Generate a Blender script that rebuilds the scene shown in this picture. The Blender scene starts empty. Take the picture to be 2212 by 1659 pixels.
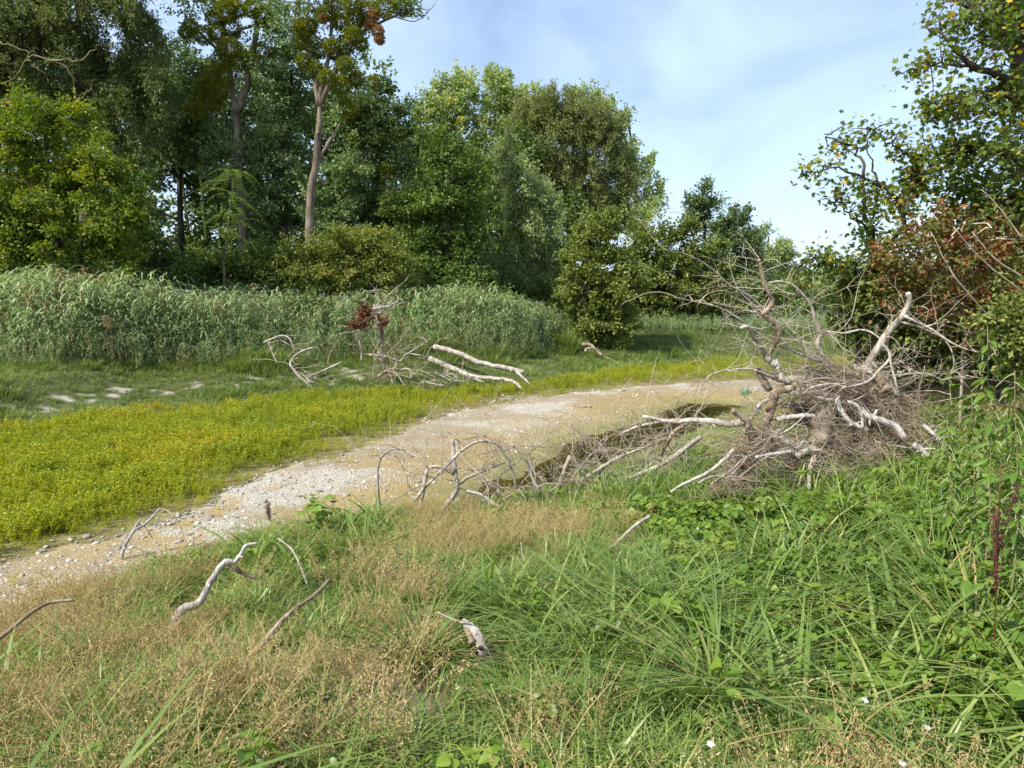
import bpy, math, numpy as np
from mathutils import Vector
R = math.radians
rng = np.random.default_rng(7)
sc = bpy.context.scene
COL = sc.collection

# ------------------------------------------------------------------ camera
W0, H0 = 2212.0, 1659.0               # pixel frame used for reading positions off the photograph
LENS = 25.3
FPX = LENS / 36.0 * W0
HORIZON = 630.0
PITCH = math.atan((H0/2 - HORIZON) / FPX)
CAM = np.array([0.0, 0.0, 3.6])
cd = bpy.data.cameras.new('camera'); cam = bpy.data.objects.new('camera', cd); COL.objects.link(cam)
cd.lens = LENS; cd.sensor_width = 36.0; cd.clip_end = 3000; cd.clip_start = 0.05
cam.location = CAM; cam.rotation_euler = (math.pi/2 - PITCH, 0, 0)
sc.camera = cam

# ------------------------------------------------------------------ sky, sun, exposure
SUN_EL = R(48); TO_SUN_AZ = math.atan2(-0.58, -0.82)          # sun stands to the left, a little behind the camera
to_sun = Vector((math.cos(SUN_EL)*math.cos(TO_SUN_AZ), math.cos(SUN_EL)*math.sin(TO_SUN_AZ), math.sin(SUN_EL)))
w = bpy.data.worlds.new('World'); sc.world = w; w.use_nodes = True
nt = w.node_tree; nt.nodes.clear()
def N_(t, **k):
    n = nt.nodes.new(t)
    for a, b in k.items(): setattr(n, a, b)
    return n
sky = N_('ShaderNodeTexSky', sky_type='NISHITA', sun_disc=False)
sky.sun_elevation = SUN_EL
sky.sun_rotation = math.atan2(to_sun.x, to_sun.y)
sky.air_density = 1.0; sky.dust_density = 1.0; sky.ozone_density = 1.0
tc = N_('ShaderNodeTexCoord'); sep = N_('ShaderNodeSeparateXYZ')
nt.links.new(tc.outputs['Generated'], sep.inputs[0])
zadd = N_('ShaderNodeMath', operation='ADD'); zadd.inputs[1].default_value = 0.22
zmax = N_('ShaderNodeMath', operation='MAXIMUM'); zmax.inputs[1].default_value = 0.05
nt.links.new(sep.outputs['Z'], zmax.inputs[0]); nt.links.new(zmax.outputs[0], zadd.inputs[0])
dx = N_('ShaderNodeMath', operation='DIVIDE'); dy = N_('ShaderNodeMath', operation='DIVIDE')
nt.links.new(sep.outputs['X'], dx.inputs[0]); nt.links.new(zadd.outputs[0], dx.inputs[1])
nt.links.new(sep.outputs['Y'], dy.inputs[0]); nt.links.new(zadd.outputs[0], dy.inputs[1])
comb = N_('ShaderNodeCombineXYZ'); nt.links.new(dx.outputs[0], comb.inputs[0]); nt.links.new(dy.outputs[0], comb.inputs[1])
mp = N_('ShaderNodeMapping'); mp.inputs['Rotation'].default_value = (0, 0, R(35)); mp.inputs['Scale'].default_value = (1.0, 0.55, 1)
nt.links.new(comb.outputs[0], mp.inputs[0])
nz = N_('ShaderNodeTexNoise'); nz.inputs['Scale'].default_value = 1.9; nz.inputs['Detail'].default_value = 6; nz.inputs['Roughness'].default_value = 0.56
nz.inputs['Distortion'].default_value = 0.5
nt.links.new(mp.outputs[0], nz.inputs['Vector'])
rp = N_('ShaderNodeValToRGB'); rp.color_ramp.elements[0].position = 0.33; rp.color_ramp.elements[1].position = 0.74
rp.color_ramp.elements[0].color = (0.18, 0.18, 0.18, 1); rp.color_ramp.elements[1].color = (0.82, 0.82, 0.82, 1)
nt.links.new(nz.outputs['Fac'], rp.inputs[0])
mixc = N_('ShaderNodeMix', data_type='RGBA'); nt.links.new(rp.outputs['Color'], mixc.inputs['Factor'])
nt.links.new(sky.outputs[0], mixc.inputs['A']); mixc.inputs['B'].default_value = (5.1, 6.5, 8.9, 1)
bg = N_('ShaderNodeBackground'); bg.inputs['Strength'].default_value = 0.105
wo = N_('ShaderNodeOutputWorld')
nt.links.new(mixc.outputs['Result'], bg.inputs[0]); nt.links.new(bg.outputs[0], wo.inputs[0])
sl = bpy.data.lights.new('sun', 'SUN'); sl.energy = 4.6; sl.angle = R(0.53); sl.color = (1.0, 0.94, 0.84)
so = bpy.data.objects.new('sun', sl); COL.objects.link(so)
so.rotation_euler = to_sun.to_track_quat('Z', 'Y').to_euler()
sc.view_settings.view_transform = 'Standard'; sc.view_settings.look = 'None'
sc.view_settings.exposure = 0.8; sc.view_settings.gamma = 1
sc.cycles.max_bounces = 5; sc.cycles.diffuse_bounces = 2; sc.cycles.transmission_bounces = 4; sc.cycles.glossy_bounces = 2
sc.cycles.use_adaptive_sampling = True; sc.cycles.adaptive_threshold = 0.02; sc.cycles.transparent_max_bounces = 6; sc.cycles.caustics_reflective = False; sc.cycles.caustics_refractive = False

# ------------------------------------------------------------------ helpers: pixels to rays
def ray(px, py):
    u = (px - W0/2)/FPX; v = (H0/2 - py)/FPX
    return np.array([u, math.cos(PITCH) + v*math.sin(PITCH), -math.sin(PITCH) + v*math.cos(PITCH)])
def at(px, py, D):
    d = ray(px, py); return CAM + d*(D/d[1])
def onz(px, py, z):
    d = ray(px, py); return CAM + d*((z - CAM[2])/d[2])
def srgb(r, g, b, k=1.0):
    return tuple((((c/255)/12.92) if c/255 <= 0.04045 else (((c/255)+0.055)/1.055)**2.4)*k for c in (r, g, b)) + (1.0,)

# ------------------------------------------------------------------ terrain
def curve(px):
    P = np.array([onz(a, b, 0)[:2] for a, b in px]); return P
NP = curve([(-150,1400),(0,1330),(200,1255),(420,1190),(650,1130),(820,1110),(1000,1085),(1150,1050),(1300,1000),(1430,945),(1540,900)])
FP = curve([(-300,985),(0,942),(250,905),(500,880),(700,857),(850,848),(1000,850),(1150,836),(1250,815),(1400,795),(1560,785)])
GP = curve([(-200,1290),(0,1215),(230,1160),(430,1090),(560,1030),(700,990),(830,945),(950,900),(1060,872),(1150,858),(1300,840),(1450,828),(1570,822)])
NP = np.vstack([[-60, 2.0], [-20, 4.5], NP, [12, 25], [20, 31], [45, 44]])
FP = np.vstack([[-80, 12], FP, [15, 38], [24, 44], [50, 60]])
GP = np.vstack([[-60, 4.5], [-20, 6.5], GP, [15, 32.5], [24, 38], [50, 53]])
for A in (NP, FP, GP):
    o = np.argsort(A[:, 0]); A[:] = A[o]
def fN(x): return np.interp(x, NP[:,0], NP[:,1])
def fF(x): return np.interp(x, FP[:,0], FP[:,1])
def fG(x): return np.interp(x, GP[:,0], GP[:,1])
def vnoise(x, y, s, seed=0):
    x = np.asarray(x, float)*s + seed*17.3; y = np.asarray(y, float)*s - seed*9.1
    xi = np.floor(x); yi = np.floor(y); fx = x-xi; fy = y-yi
    fx = fx*fx*(3-2*fx); fy = fy*fy*(3-2*fy)
    def h(a, b):
        v = np.sin(a*127.1 + b*311.7 + seed*3.7)*43758.5453; return v - np.floor(v)
    return (h(xi,yi)*(1-fx)+h(xi+1,yi)*fx)*(1-fy) + (h(xi,yi+1)*(1-fx)+h(xi+1,yi+1)*fx)*fy
def fbm(x, y, s, seed=0, o=4):
    a = 0; amp = 0.5
    for k in range(o): a = a + amp*vnoise(x, y, s*2**k, seed+k); amp *= 0.5
    return a/(1-0.5**o)
def slope_cos(f, x): 
    g = (f(x+1.5)-f(x-1.5))/3.0; return 1/np.sqrt(1+g*g)
def dN_(x, y): return (fN(x)-y)*slope_cos(fN, x)
def dF_(x, y): return (y-fF(x))*slope_cos(fF, x)
def sstep(a, b, v):
    t = np.clip((v-a)/(b-a), 0, 1); return t*t*(3-2*t)
POOL_L = np.array([onz(a, b, 0)[:2] for a, b in ((1170,1062),(1270,1010),(1390,955),(1480,918),(1580,885))])
def pool_d(x, y):
    best = np.full(np.shape(x), 1e9)
    for a, b in zip(POOL_L[:-1], POOL_L[1:]):
        ab = b-a; t = np.clip(((x-a[0])*ab[0]+(y-a[1])*ab[1])/(ab@ab), 0, 1)
        best = np.minimum(best, np.hypot(x-a[0]-t*ab[0], y-a[1]-t*ab[1]))
    return best
def pool(x, y):
    x = np.asarray(x, float); d = pool_d(x, y) + (fbm(x, y, .55, 55, 4)-.5)*1.7 - .10*(x+1)
    return np.clip(1.10 - d/2.6, 0, 1)
def terrain(x, y):
    x = np.asarray(x, float); y = np.asarray(y, float)
    dn = dN_(x, y); df = dF_(x, y)
    t = np.clip(dn/13.0, 0, 1); z = 2.2*(1-(1-t)**1.4)
    z = z + 1.15*sstep(0.0, 6.5, df) + 0.55*np.clip((df-6)/22, 0, 1)
    z = z + 0.10*sstep(0, -3, (fG(x)-y)) * 0
    far = sstep(0.3, 3, dn) + sstep(0.3, 3, df)
    z = z + far*((fbm(x, y, 0.45, 3)-0.5)*0.30) + (fbm(x, y, 1.7, 9, 3)-0.5)*0.05
    z = z - 0.30*pool(x, y)*(1-sstep(0, 1.6, dn))
    z = z - 0.05*(1-sstep(-1.5, 1.0, dn))*(1-sstep(-1.5, 0.5, df))
    return z
def T(x, y): return float(terrain(np.array([x]), np.array([y]))[0])
def gp(px, py, off=0.0):
    d = ray(px, py); d = d/np.linalg.norm(d); ts = np.linspace(0.8, 120, 6000)
    P = CAM[None] + ts[:, None]*d[None]
    below = P[:, 2] - off < terrain(P[:, 0], P[:, 1])
    i = int(np.argmax(below)) if below.any() else len(ts)-1
    return P[i]

# ------------------------------------------------------------------ helpers: meshes
def mesh(name, V, quads=None, tris=None, mat=None, tint=None, smooth=False, vcol=None):
    me = bpy.data.meshes.new(name); V = np.asarray(V, np.float32).reshape(-1, 3)
    q = np.zeros((0, 4), np.int32) if quads is None or len(quads) == 0 else np.asarray(quads, np.int32)
    t = np.zeros((0, 3), np.int32) if tris is None or len(tris) == 0 else np.asarray(tris, np.int32)
    me.vertices.add(len(V)); me.vertices.foreach_set('co', V.ravel())
    nl = q.size + t.size; npol = len(q) + len(t)
    me.loops.add(nl); me.polygons.add(npol)
    me.loops.foreach_set('vertex_index', np.concatenate([q.ravel(), t.ravel()]).astype(np.int32))
    st = np.concatenate([np.arange(len(q))*4, q.size + np.arange(len(t))*3]).astype(np.int32)
    me.polygons.foreach_set('loop_start', st)
    try: me.polygons.foreach_set('loop_total', np.concatenate([np.full(len(q), 4), np.full(len(t), 3)]).astype(np.int32))
    except Exception: pass
    me.polygons.foreach_set('use_smooth', np.full(npol, bool(smooth)))
    if tint is not None:
        a = me.attributes.new('tint', 'FLOAT', 'FACE'); a.data.foreach_set('value', np.asarray(tint, np.float32))
    if vcol is not None:
        a = me.attributes.new('vcol', 'FLOAT_COLOR', 'POINT'); a.data.foreach_set('color', np.asarray(vcol, np.float32).ravel())
    me.update(calc_edges=True)
    if mat: me.materials.append(mat)
    return me
def link(name, me, parent=None):
    o = bpy.data.objects.new(name, me); COL.objects.link(o)
    if parent is not None: o.parent = parent
    return o
def tag(o, label=None, cat=None, group=None, kind=None):
    if label: o['label'] = label
    if cat: o['category'] = cat
    if group: o['group'] = group
    if kind: o['kind'] = kind
    return o
def empty(name, loc, label, cat, group=None):
    o = bpy.data.objects.new(name, None); COL.objects.link(o); o.location = loc; o.empty_display_size = 0.2
    return tag(o, label, cat, group)
class MB:
    def __init__(s): s.V = []; s.Q = []; s.T = []; s.tq = []; s.tt = []; s.n = 0
    def add(s, V, Q=None, Tt=None, tq=None, tt=None):
        V = np.asarray(V, float).reshape(-1, 3)
        if Q is not None and len(Q):
            s.Q.append(np.asarray(Q)+s.n); s.tq.append(np.full(len(Q), 0.5) if tq is None else np.broadcast_to(tq, (len(Q),)))
        if Tt is not None and len(Tt):
            s.T.append(np.asarray(Tt)+s.n); s.tt.append(np.full(len(Tt), 0.5) if tt is None else np.broadcast_to(tt, (len(Tt),)))
        s.V.append(V); s.n += len(V)
    def mesh(s, name, mat, smooth=False, origin=None):
        V = np.vstack(s.V)
        if origin is not None: V = V - np.asarray(origin)
        Q = np.vstack(s.Q) if s.Q else None; Tt = np.vstack(s.T) if s.T else None
        tint = np.concatenate(s.tq + s.tt)
        return mesh(name, V, Q, Tt, mat, tint, smooth)
    def build(s, name, mat, parent=None, smooth=False, origin=None):
        return link(name, s.mesh(name, mat, smooth, origin), parent)
def unit(a): 
    return a/np.maximum(np.linalg.norm(a, axis=-1, keepdims=True), 1e-9)
def catmull(P, n):
    P = np.asarray(P, float); m = len(P)
    if m == 2: 
        t = np.linspace(0, 1, n)[:, None]; return P[0]*(1-t)+P[1]*t
    E = np.vstack([2*P[0]-P[1], P, 2*P[-1]-P[-2]])
    s = np.linspace(0, m-1-1e-6, n); i = s.astype(int); t = (s-i)[:, None]
    a, b, c, d = E[i], E[i+1], E[i+2], E[i+3]
    return 0.5*((2*b)+(-a+c)*t+(2*a-5*b+4*c-d)*t*t+(-a+3*b-3*c+d)*t**3)
def tubes(mb, P, Rr, sides=5, tint=None, cap=True):
    """P (N,K,3) polylines, Rr (N,K) radii"""
    P = np.asarray(P, float); Rr = np.asarray(Rr, float)
    if P.ndim == 2: P = P[None]; Rr = Rr[None]
    Nn, K, _ = P.shape
    tg = unit(np.gradient(P, axis=1))
    ref = np.zeros((Nn, 1, 3)); md = unit(P[:, -1]-P[:, 0])
    ax = np.argmin(np.abs(md), axis=1); ref[np.arange(Nn), 0, ax] = 1
    u = unit(np.cross(tg, ref)); v = np.cross(tg, u)
    a = np.arange(sides)*2*math.pi/sides
    ring = P[:, :, None] + Rr[:, :, None, None]*(u[:, :, None]*np.cos(a)[None, None, :, None] + v[:, :, None]*np.sin(a)[None, None, :, None])
    V = ring.reshape(-1, 3)
    n_, k_, s_ = np.meshgrid(np.arange(Nn), np.arange(K-1), np.arange(sides), indexing='ij')
    b = n_*K*sides; i0 = b+k_*sides+s_; i1 = b+k_*sides+(s_+1) % sides
    Q = np.stack([i0, i1, i1+sides, i0+sides], -1).reshape(-1, 4)
    tq = None if tint is None else np.repeat(tint, (K-1)*sides)
    Tt = None; tt = None
    if cap and sides >= 3:
        base = (np.arange(Nn)*K*sides + (K-1)*sides)[:, None]
        Tt = np.concatenate([np.stack([base[:, 0], base[:, 0]+j, base[:, 0]+j+1], -1) for j in range(1, sides-1)])
        base0 = (np.arange(Nn)*K*sides)[:, None]
        Tt = np.vstack([Tt] + [np.stack([base0[:, 0], base0[:, 0]+j+1, base0[:, 0]+j], -1) for j in range(1, sides-1)])
        if tint is not None: tt = np.concatenate([np.tile(tint, sides-2), np.tile(tint, sides-2)])
    mb.add(V, Q, Tt, tq, tt)
def leaves(mb, B, D, L, Wd, tint, up=0.6, fold=0.12):
    """diamond leaves: B base (N,3), D direction (N,3), L, Wd sizes"""
    n = len(B); D = unit(D)
    nrm = rng.normal(size=(n, 3)); nrm[:, 2] = np.abs(nrm[:, 2]) + up
    s = unit(np.cross(D, nrm)); nn = np.cross(s, D)
    L = np.broadcast_to(L, (n,))[:, None]; Wd = np.broadcast_to(Wd, (n,))[:, None]
    mid = B + D*L*0.45
    V = np.stack([B, mid + s*Wd*0.5 + nn*L*fold, B + D*L, mid - s*Wd*0.5 + nn*L*fold], 1).reshape(-1, 3)
    Q = np.arange(n*4).reshape(-1, 4)
    mb.add(V, Q, None, tint)

# ------------------------------------------------------------------ materials
def newmat(name):
    m = bpy.data.materials.new(name); m.use_nodes = True; m.node_tree.nodes.clear(); return m, m.node_tree
def ramp(t, stops):
    r = t.nodes.new('ShaderNodeValToRGB'); e = r.color_ramp.elements
    while len(e) < len(stops): e.new(0.5)
    for el, (p, c) in zip(e, stops): el.position = p; el.color = c
    return r
def leaf_mat(name, stops, trans=0.35, inst=0.0, spec=0.3, rough=0.5, patch=0.0, pscale=0.5, k=1.0):
    """colour from the leaf's own tint, optionally the plant's tint and a patchy noise over the place"""
    m, t = newmat(name); nn = t.nodes.new; lk = t.links.new
    a = nn('ShaderNodeAttribute'); a.attribute_name = 'tint'
    r = ramp(t, [(p_, (c_[0]*k, c_[1]*k, c_[2]*k, 1)) for p_, c_ in stops]); src = a.outputs['Fac']
    if inst > 0:
        b = nn('ShaderNodeAttribute'); b.attribute_name = 'itint'; b.attribute_type = 'INSTANCER'
        mx = nn('ShaderNodeMix'); mx.data_type = 'FLOAT'; mx.inputs[0].default_value = inst
        lk(a.outputs['Fac'], mx.inputs[2]); lk(b.outputs['Fac'], mx.inputs[3]); src = mx.outputs[0]
    if patch > 0:
        g = nn('ShaderNodeNewGeometry'); no = nn('ShaderNodeTexNoise'); no.inputs['Scale'].default_value = pscale; no.inputs['Detail'].default_value = 3
        lk(g.outputs['Position'], no.inputs['Vector'])
        ma = nn('ShaderNodeMath'); ma.operation = 'MULTIPLY_ADD'; ma.inputs[1].default_value = patch*2; ma.inputs[2].default_value = -patch
        lk(no.outputs['Fac'], ma.inputs[0]); ad = nn('ShaderNodeMath'); ad.operation = 'ADD'; ad.use_clamp = True
        lk(src, ad.inputs[0]); lk(ma.outputs[0], ad.inputs[1]); src = ad.outputs[0]
    lk(src, r.inputs[0])
    p = nn('ShaderNodeBsdfPrincipled'); lk(r.outputs[0], p.inputs['Base Color'])
    p.inputs['Roughness'].default_value = rough; p.inputs['Specular IOR Level'].default_value = spec
    tr = nn('ShaderNodeBsdfTranslucent')
    hs = nn('ShaderNodeHueSaturation'); hs.inputs['Saturation'].default_value = 1.15; hs.inputs['Value'].default_value = 1.25; hs.inputs['Hue'].default_value = 0.49
    lk(r.outputs[0], hs.inputs['Color']); lk(hs.outputs[0], tr.inputs['Color'])
    ms = nn('ShaderNodeMixShader'); ms.inputs[0].default_value = trans
    lk(p.outputs[0], ms.inputs[1]); lk(tr.outputs[0], ms.inputs[2])
    o = nn('ShaderNodeOutputMaterial'); lk(ms.outputs[0], o.inputs[0]); return m
def wood_mat(name, c0, c1, c2, scale=9, bump=0.5, stretch=(1, 1, 0.25), rough=0.85):
    m, t = newmat(name); nn = t.nodes.new; lk = t.links.new
    g = nn('ShaderNodeTexCoord'); mpn = nn('ShaderNodeMapping'); mpn.inputs['Scale'].default_value = stretch
    lk(g.outputs['Object'], mpn.inputs[0])
    n1 = nn('ShaderNodeTexNoise'); n1.inputs['Scale'].default_value = scale; n1.inputs['Detail'].default_value = 6; n1.inputs['Roughness'].default_value = 0.65
    n2 = nn('ShaderNodeTexNoise'); n2.inputs['Scale'].default_value = scale*0.22; n2.inputs['Detail'].default_value = 3
    lk(mpn.outputs[0], n1.inputs['Vector']); lk(g.outputs['Object'], n2.inputs['Vector'])
    mx = nn('ShaderNodeMix'); mx.data_type = 'FLOAT'; mx.inputs[0].default_value = 0.5; lk(n1.outputs['Fac'], mx.inputs[2]); lk(n2.outputs['Fac'], mx.inputs[3])
    r = ramp(t, [(0.36, c0), (0.5, c1), (0.62, c2)]); lk(mx.outputs[0], r.inputs[0])
    p = nn('ShaderNodeBsdfPrincipled'); lk(r.outputs[0], p.inputs['Base Color']); p.inputs['Roughness'].default_value = rough
    p.inputs['Specular IOR Level'].default_value = 0.2
    b = nn('ShaderNodeBump'); b.inputs['Strength'].default_value = bump; b.inputs['Distance'].default_value = 0.02
    lk(n1.outputs['Fac'], b.inputs['Height']); lk(b.outputs[0], p.inputs['Normal'])
    o = nn('ShaderNodeOutputMaterial'); lk(p.outputs[0], o.inputs[0]); return m
def C(r, g, b): return (r, g, b, 1.0)

M = {}
M['bark'] = wood_mat('bark', C(.07,.055,.04), C(.16,.125,.09), C(.27,.22,.165), 7, 0.8)
M['bark_dark'] = wood_mat('bark_dark', C(.025,.02,.015), C(.06,.05,.038), C(.11,.095,.07), 7, 0.8)
M['drift'] = wood_mat('driftwood', C(.16,.13,.10), C(.34,.30,.25), C(.54,.50,.44), 26, 0.8)
M['drift_brown'] = wood_mat('driftwood_brown', C(.10,.07,.045), C(.24,.18,.12), C(.42,.335,.24), 14, 0.6)
M['drift_white'] = wood_mat('driftwood_bleached', C(.16,.14,.12), C(.38,.35,.315), C(.56,.54,.50), 34, 0.9)
M['twig'] = wood_mat('dead_twig', C(.20,.16,.12), C(.37,.31,.235), C(.52,.455,.365), 6, 0.2)
M['bole'] = wood_mat('barked_bole', C(.10,.075,.05), C(.22,.18,.135), C(.50,.46,.40), 5, 0.9, (1, 1, .5))
M['mat'] = wood_mat('washed_stalks', C(.13,.09,.06), C(.27,.205,.14), C(.42,.335,.24), 5, 0.1)
M['lichen'] = wood_mat('lichen_wood', C(.09,.075,.035), C(.18,.15,.06), C(.24,.215,.15), 10, 0.4)
def S(*st): return [(p, C(*c)) for p, c in st]
M['l_willow_dark'] = leaf_mat('leaf_willow_dark', S((0,(.045,.062,.018)),(.6,(.088,.115,.032)),(1,(.155,.175,.06))), k=1.6)
M['l_yellow'] = leaf_mat('leaf_yellow_green', S((0,(.07,.115,.016)),(.5,(.135,.19,.028)),(.93,(.23,.265,.04)),(1,(.40,.34,.06))), 0.4, patch=.15, k=1.2)
M['l_poplar_grey'] = leaf_mat('leaf_poplar_grey', S((0,(.055,.09,.028)),(.6,(.105,.16,.052)),(1,(.21,.26,.12))), spec=.5, k=1.6)
M['l_poplar_bright'] = leaf_mat('leaf_poplar_bright', S((0,(.11,.15,.045)),(.6,(.19,.245,.08)),(.97,(.29,.33,.13)),(1,(.42,.33,.06))), .4, spec=.4, k=1.75)
M['l_ash'] = leaf_mat('leaf_ash', S((0,(.04,.068,.014)),(.6,(.078,.122,.024)),(1,(.14,.19,.045))), k=1.6)
M['l_willow_olive'] = leaf_mat('leaf_willow_olive', S((0,(.07,.09,.028)),(.6,(.13,.155,.05)),(1,(.195,.21,.08))), k=1.7)
M['l_willow_grey'] = leaf_mat('leaf_willow_grey', S((0,(.075,.10,.036)),(.6,(.14,.175,.068)),(1,(.225,.255,.115))), k=2.2)
M['l_olive'] = leaf_mat('leaf_olive', S((0,(.06,.085,.018)),(.6,(.125,.16,.036)),(1,(.21,.235,.06))), k=1.45)
M['l_brown'] = leaf_mat('leaf_brownish', S((0,(.075,.10,.022)),(.5,(.145,.18,.038)),(.93,(.22,.235,.055)),(1,(.26,.18,.05))), k=1.4)
M['l_bluegreen'] = leaf_mat('leaf_bluegreen', S((0,(.042,.07,.024)),(.6,(.08,.122,.04)),(1,(.135,.18,.07))), k=1.6)
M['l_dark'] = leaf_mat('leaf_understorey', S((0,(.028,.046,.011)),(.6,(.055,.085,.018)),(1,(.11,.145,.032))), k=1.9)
M['l_sumac'] = leaf_mat('leaf_pinnate', S((0,(.09,.16,.03)),(1,(.17,.26,.055))), .45)
M['l_maple'] = leaf_mat('leaf_maple', S((0,(.055,.085,.018)),(.45,(.11,.155,.03)),(.72,(.19,.21,.04)),(.86,(.42,.34,.05)),(.94,(.5,.32,.06)),(1,(.26,.12,.045))), .45, k=1.5)
M['l_red'] = leaf_mat('leaf_red_brown', S((0,(.08,.11,.022)),(.45,(.12,.115,.028)),(.65,(.20,.10,.034)),(.88,(.26,.105,.04)),(1,(.30,.085,.045))), .35, k=1.2)
M['mistletoe'] = leaf_mat('mistletoe', S((0,(.05,.065,.01)),(.6,(.115,.135,.014)),(1,(.20,.20,.02))), .25, k=1.7)
M['mistletoe_dead'] = leaf_mat('mistletoe_dead', S((0,(.16,.09,.035)),(.6,(.30,.18,.08)),(1,(.42,.28,.14))), .25, k=1.25)

def ground_mat(name, attr, nscale, spread, bump=0.4, bscale=30, rough=0.95):
    m, t = newmat(name); nn = t.nodes.new; lk = t.links.new
    a = nn('ShaderNodeAttribute'); a.attribute_name = attr
    g = nn('ShaderNodeNewGeometry')
    n1 = nn('ShaderNodeTexNoise'); n1.inputs['Scale'].default_value = nscale; n1.inputs['Detail'].default_value = 8; n1.inputs['Roughness'].default_value = 0.7
    n2 = nn('ShaderNodeTexNoise'); n2.inputs['Scale'].default_value = bscale; n2.inputs['Detail'].default_value = 5
    lk(g.outputs['Position'], n1.inputs['Vector']); lk(g.outputs['Position'], n2.inputs['Vector'])
    r = ramp(t, [(0.3, C(1-spread, 1-spread, 1-spread)), (0.7, C(1+spread, 1+spread, 1+spread))]); lk(n1.outputs['Fac'], r.inputs[0])
    mx = nn('ShaderNodeMix'); mx.data_type = 'RGBA'; mx.blend_type = 'MULTIPLY'; mx.inputs[0].default_value = 1
    lk(a.outputs['Color'], mx.inputs['A']); lk(r.outputs[0], mx.inputs['B'])
    p = nn('ShaderNodeBsdfPrincipled'); lk(mx.outputs['Result'], p.inputs['Base Color']); p.inputs['Roughness'].default_value = rough
    p.inputs['Specular IOR Level'].default_value = 0.15
    b = nn('ShaderNodeBump'); b.inputs['Strength'].default_value = bump; b.inputs['Distance'].default_value = 0.03
    lk(n2.outputs['Fac'], b.inputs['Height']); lk(b.outputs[0], p.inputs['Normal'])
    o = nn('ShaderNodeOutputMaterial'); lk(p.outputs[0], o.inputs[0]); return m
M['ground'] = ground_mat('soil', 'vcol', 3.0, 0.35)
M['bed'] = ground_mat('gravel', 'vcol', 22.0, 0.50, 1.0, 30)

# ------------------------------------------------------------------ ground sheet
SAND = []                                             # pale bare sand patches on the far bank: polygons in the ground plane
for poly in ([(100,868),(112,856),(150,848),(215,843),(290,838),(310,842),(250,851),(180,856),(140,862),(128,876),(150,886),(135,888),(108,880)],
             [(318,850),(345,842),(395,833),(430,832),(425,838),(395,843),(365,852),(345,857),(325,854)],
             [(520,828),(552,818),(590,812),(625,815),(600,822),(560,829),(545,836)],
             [(728,800),(752,796),(783,797),(780,812),(788,824),(768,826),(760,814),(735,808)],
             [(0,868),(40,868),(20,873),(0,874)]):
    SAND.append(np.array([gp(a, b)[:2] for a, b in poly]))
def inpoly(x, y, poly):
    c = np.zeros(np.shape(x), bool); j = len(poly)-1
    for i in range(len(poly)):
        xi, yi = poly[i]; xj, yj = poly[j]
        c ^= ((yi > y) != (yj > y)) & (x < (xj-xi)*(y-yi)/(yj-yi+1e-12)+xi); j = i
    return c
def sand(x, y):
    jx = x + (fbm(x, y, 2.6, 31, 3)-.5)*1.2; jy = y + (fbm(x, y, 2.6, 41, 3)-.5)*2.2
    s = np.zeros(np.shape(x), bool)
    for p in SAND: s |= inpoly(jx, jy, p)
    return s & (fbm(x, y, 3.0, 47, 3) < .63)
def dens(a, b, fine, lo, hi):
    mid = np.arange(a, b+1e-6, fine)
    out = np.geomspace(fine*2, hi-b, 34)+b; inn = a-np.geomspace(fine*2, a-lo, 34)[::-1]
    return np.concatenate([inn, mid, out])
xs = dens(-24, 18, 0.20, -900, 900); ys = dens(-1.5, 44, 0.19, -500, 1500)
X, Y = np.meshgrid(xs, ys); Z = terrain(X, Y)
dn = dN_(X, Y); df = dF_(X, Y)
col = np.zeros(X.shape+(3,))
n1 = fbm(X, Y, 0.6, 5)[..., None]
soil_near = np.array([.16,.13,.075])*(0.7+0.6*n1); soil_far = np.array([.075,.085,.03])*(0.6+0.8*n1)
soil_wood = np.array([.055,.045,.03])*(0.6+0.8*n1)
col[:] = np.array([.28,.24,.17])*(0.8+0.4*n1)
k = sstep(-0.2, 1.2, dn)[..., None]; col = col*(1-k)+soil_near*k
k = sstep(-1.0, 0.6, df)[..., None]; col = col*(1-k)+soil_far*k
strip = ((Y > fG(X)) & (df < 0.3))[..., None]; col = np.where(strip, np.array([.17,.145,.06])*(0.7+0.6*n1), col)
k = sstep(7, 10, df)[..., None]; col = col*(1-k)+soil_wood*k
sd = sand(X, Y)[..., None]; col = np.where(sd, np.array([.33,.305,.245])*(0.7+0.6*n1), col)
nx, ny = len(xs), len(ys)
I = np.arange(nx*ny).reshape(ny, nx)
Qg = np.stack([I[:-1, :-1], I[:-1, 1:], I[1:, 1:], I[1:, :-1]], -1).reshape(-1, 4)
vc = np.concatenate([col.reshape(-1, 3), np.ones((nx*ny, 1))], 1)
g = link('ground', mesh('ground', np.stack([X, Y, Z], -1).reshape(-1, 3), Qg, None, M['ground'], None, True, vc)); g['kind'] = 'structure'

# gravel bed, a sheet a little above the soil that dives under it at its rim
xs = np.arange(-22, 16, 0.09); ys = np.arange(5.5, 36, 0.09)
X, Y = np.meshgrid(xs, ys); dn = dN_(X, Y)
dg = (Y-fG(X))*slope_cos(fG, X) + (fbm(X, Y, 1.3, 77)-.5)*1.6
inside = -np.maximum(dn-0.6, dg)                      # >0 inside
Z = terrain(X, Y) + np.where(inside > 0, 0.018*np.clip(inside/0.25, 0, 1), -0.03)
n1 = fbm(X, Y, 0.55, 15, 4); n2 = fbm(X, Y, 2.6, 25, 4); pl = pool(X, Y)
grv = np.array([.37,.34,.28]); mud = np.array([.27,.22,.145]); och = np.array([.26,.195,.085]); grn = np.array([.20,.20,.07]); dk = np.array([.048,.048,.022])
c = np.where((sstep(.42, .60, n1+0.25*(n2-.5)))[..., None] > 0.5, mud, grv)*1.0
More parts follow.
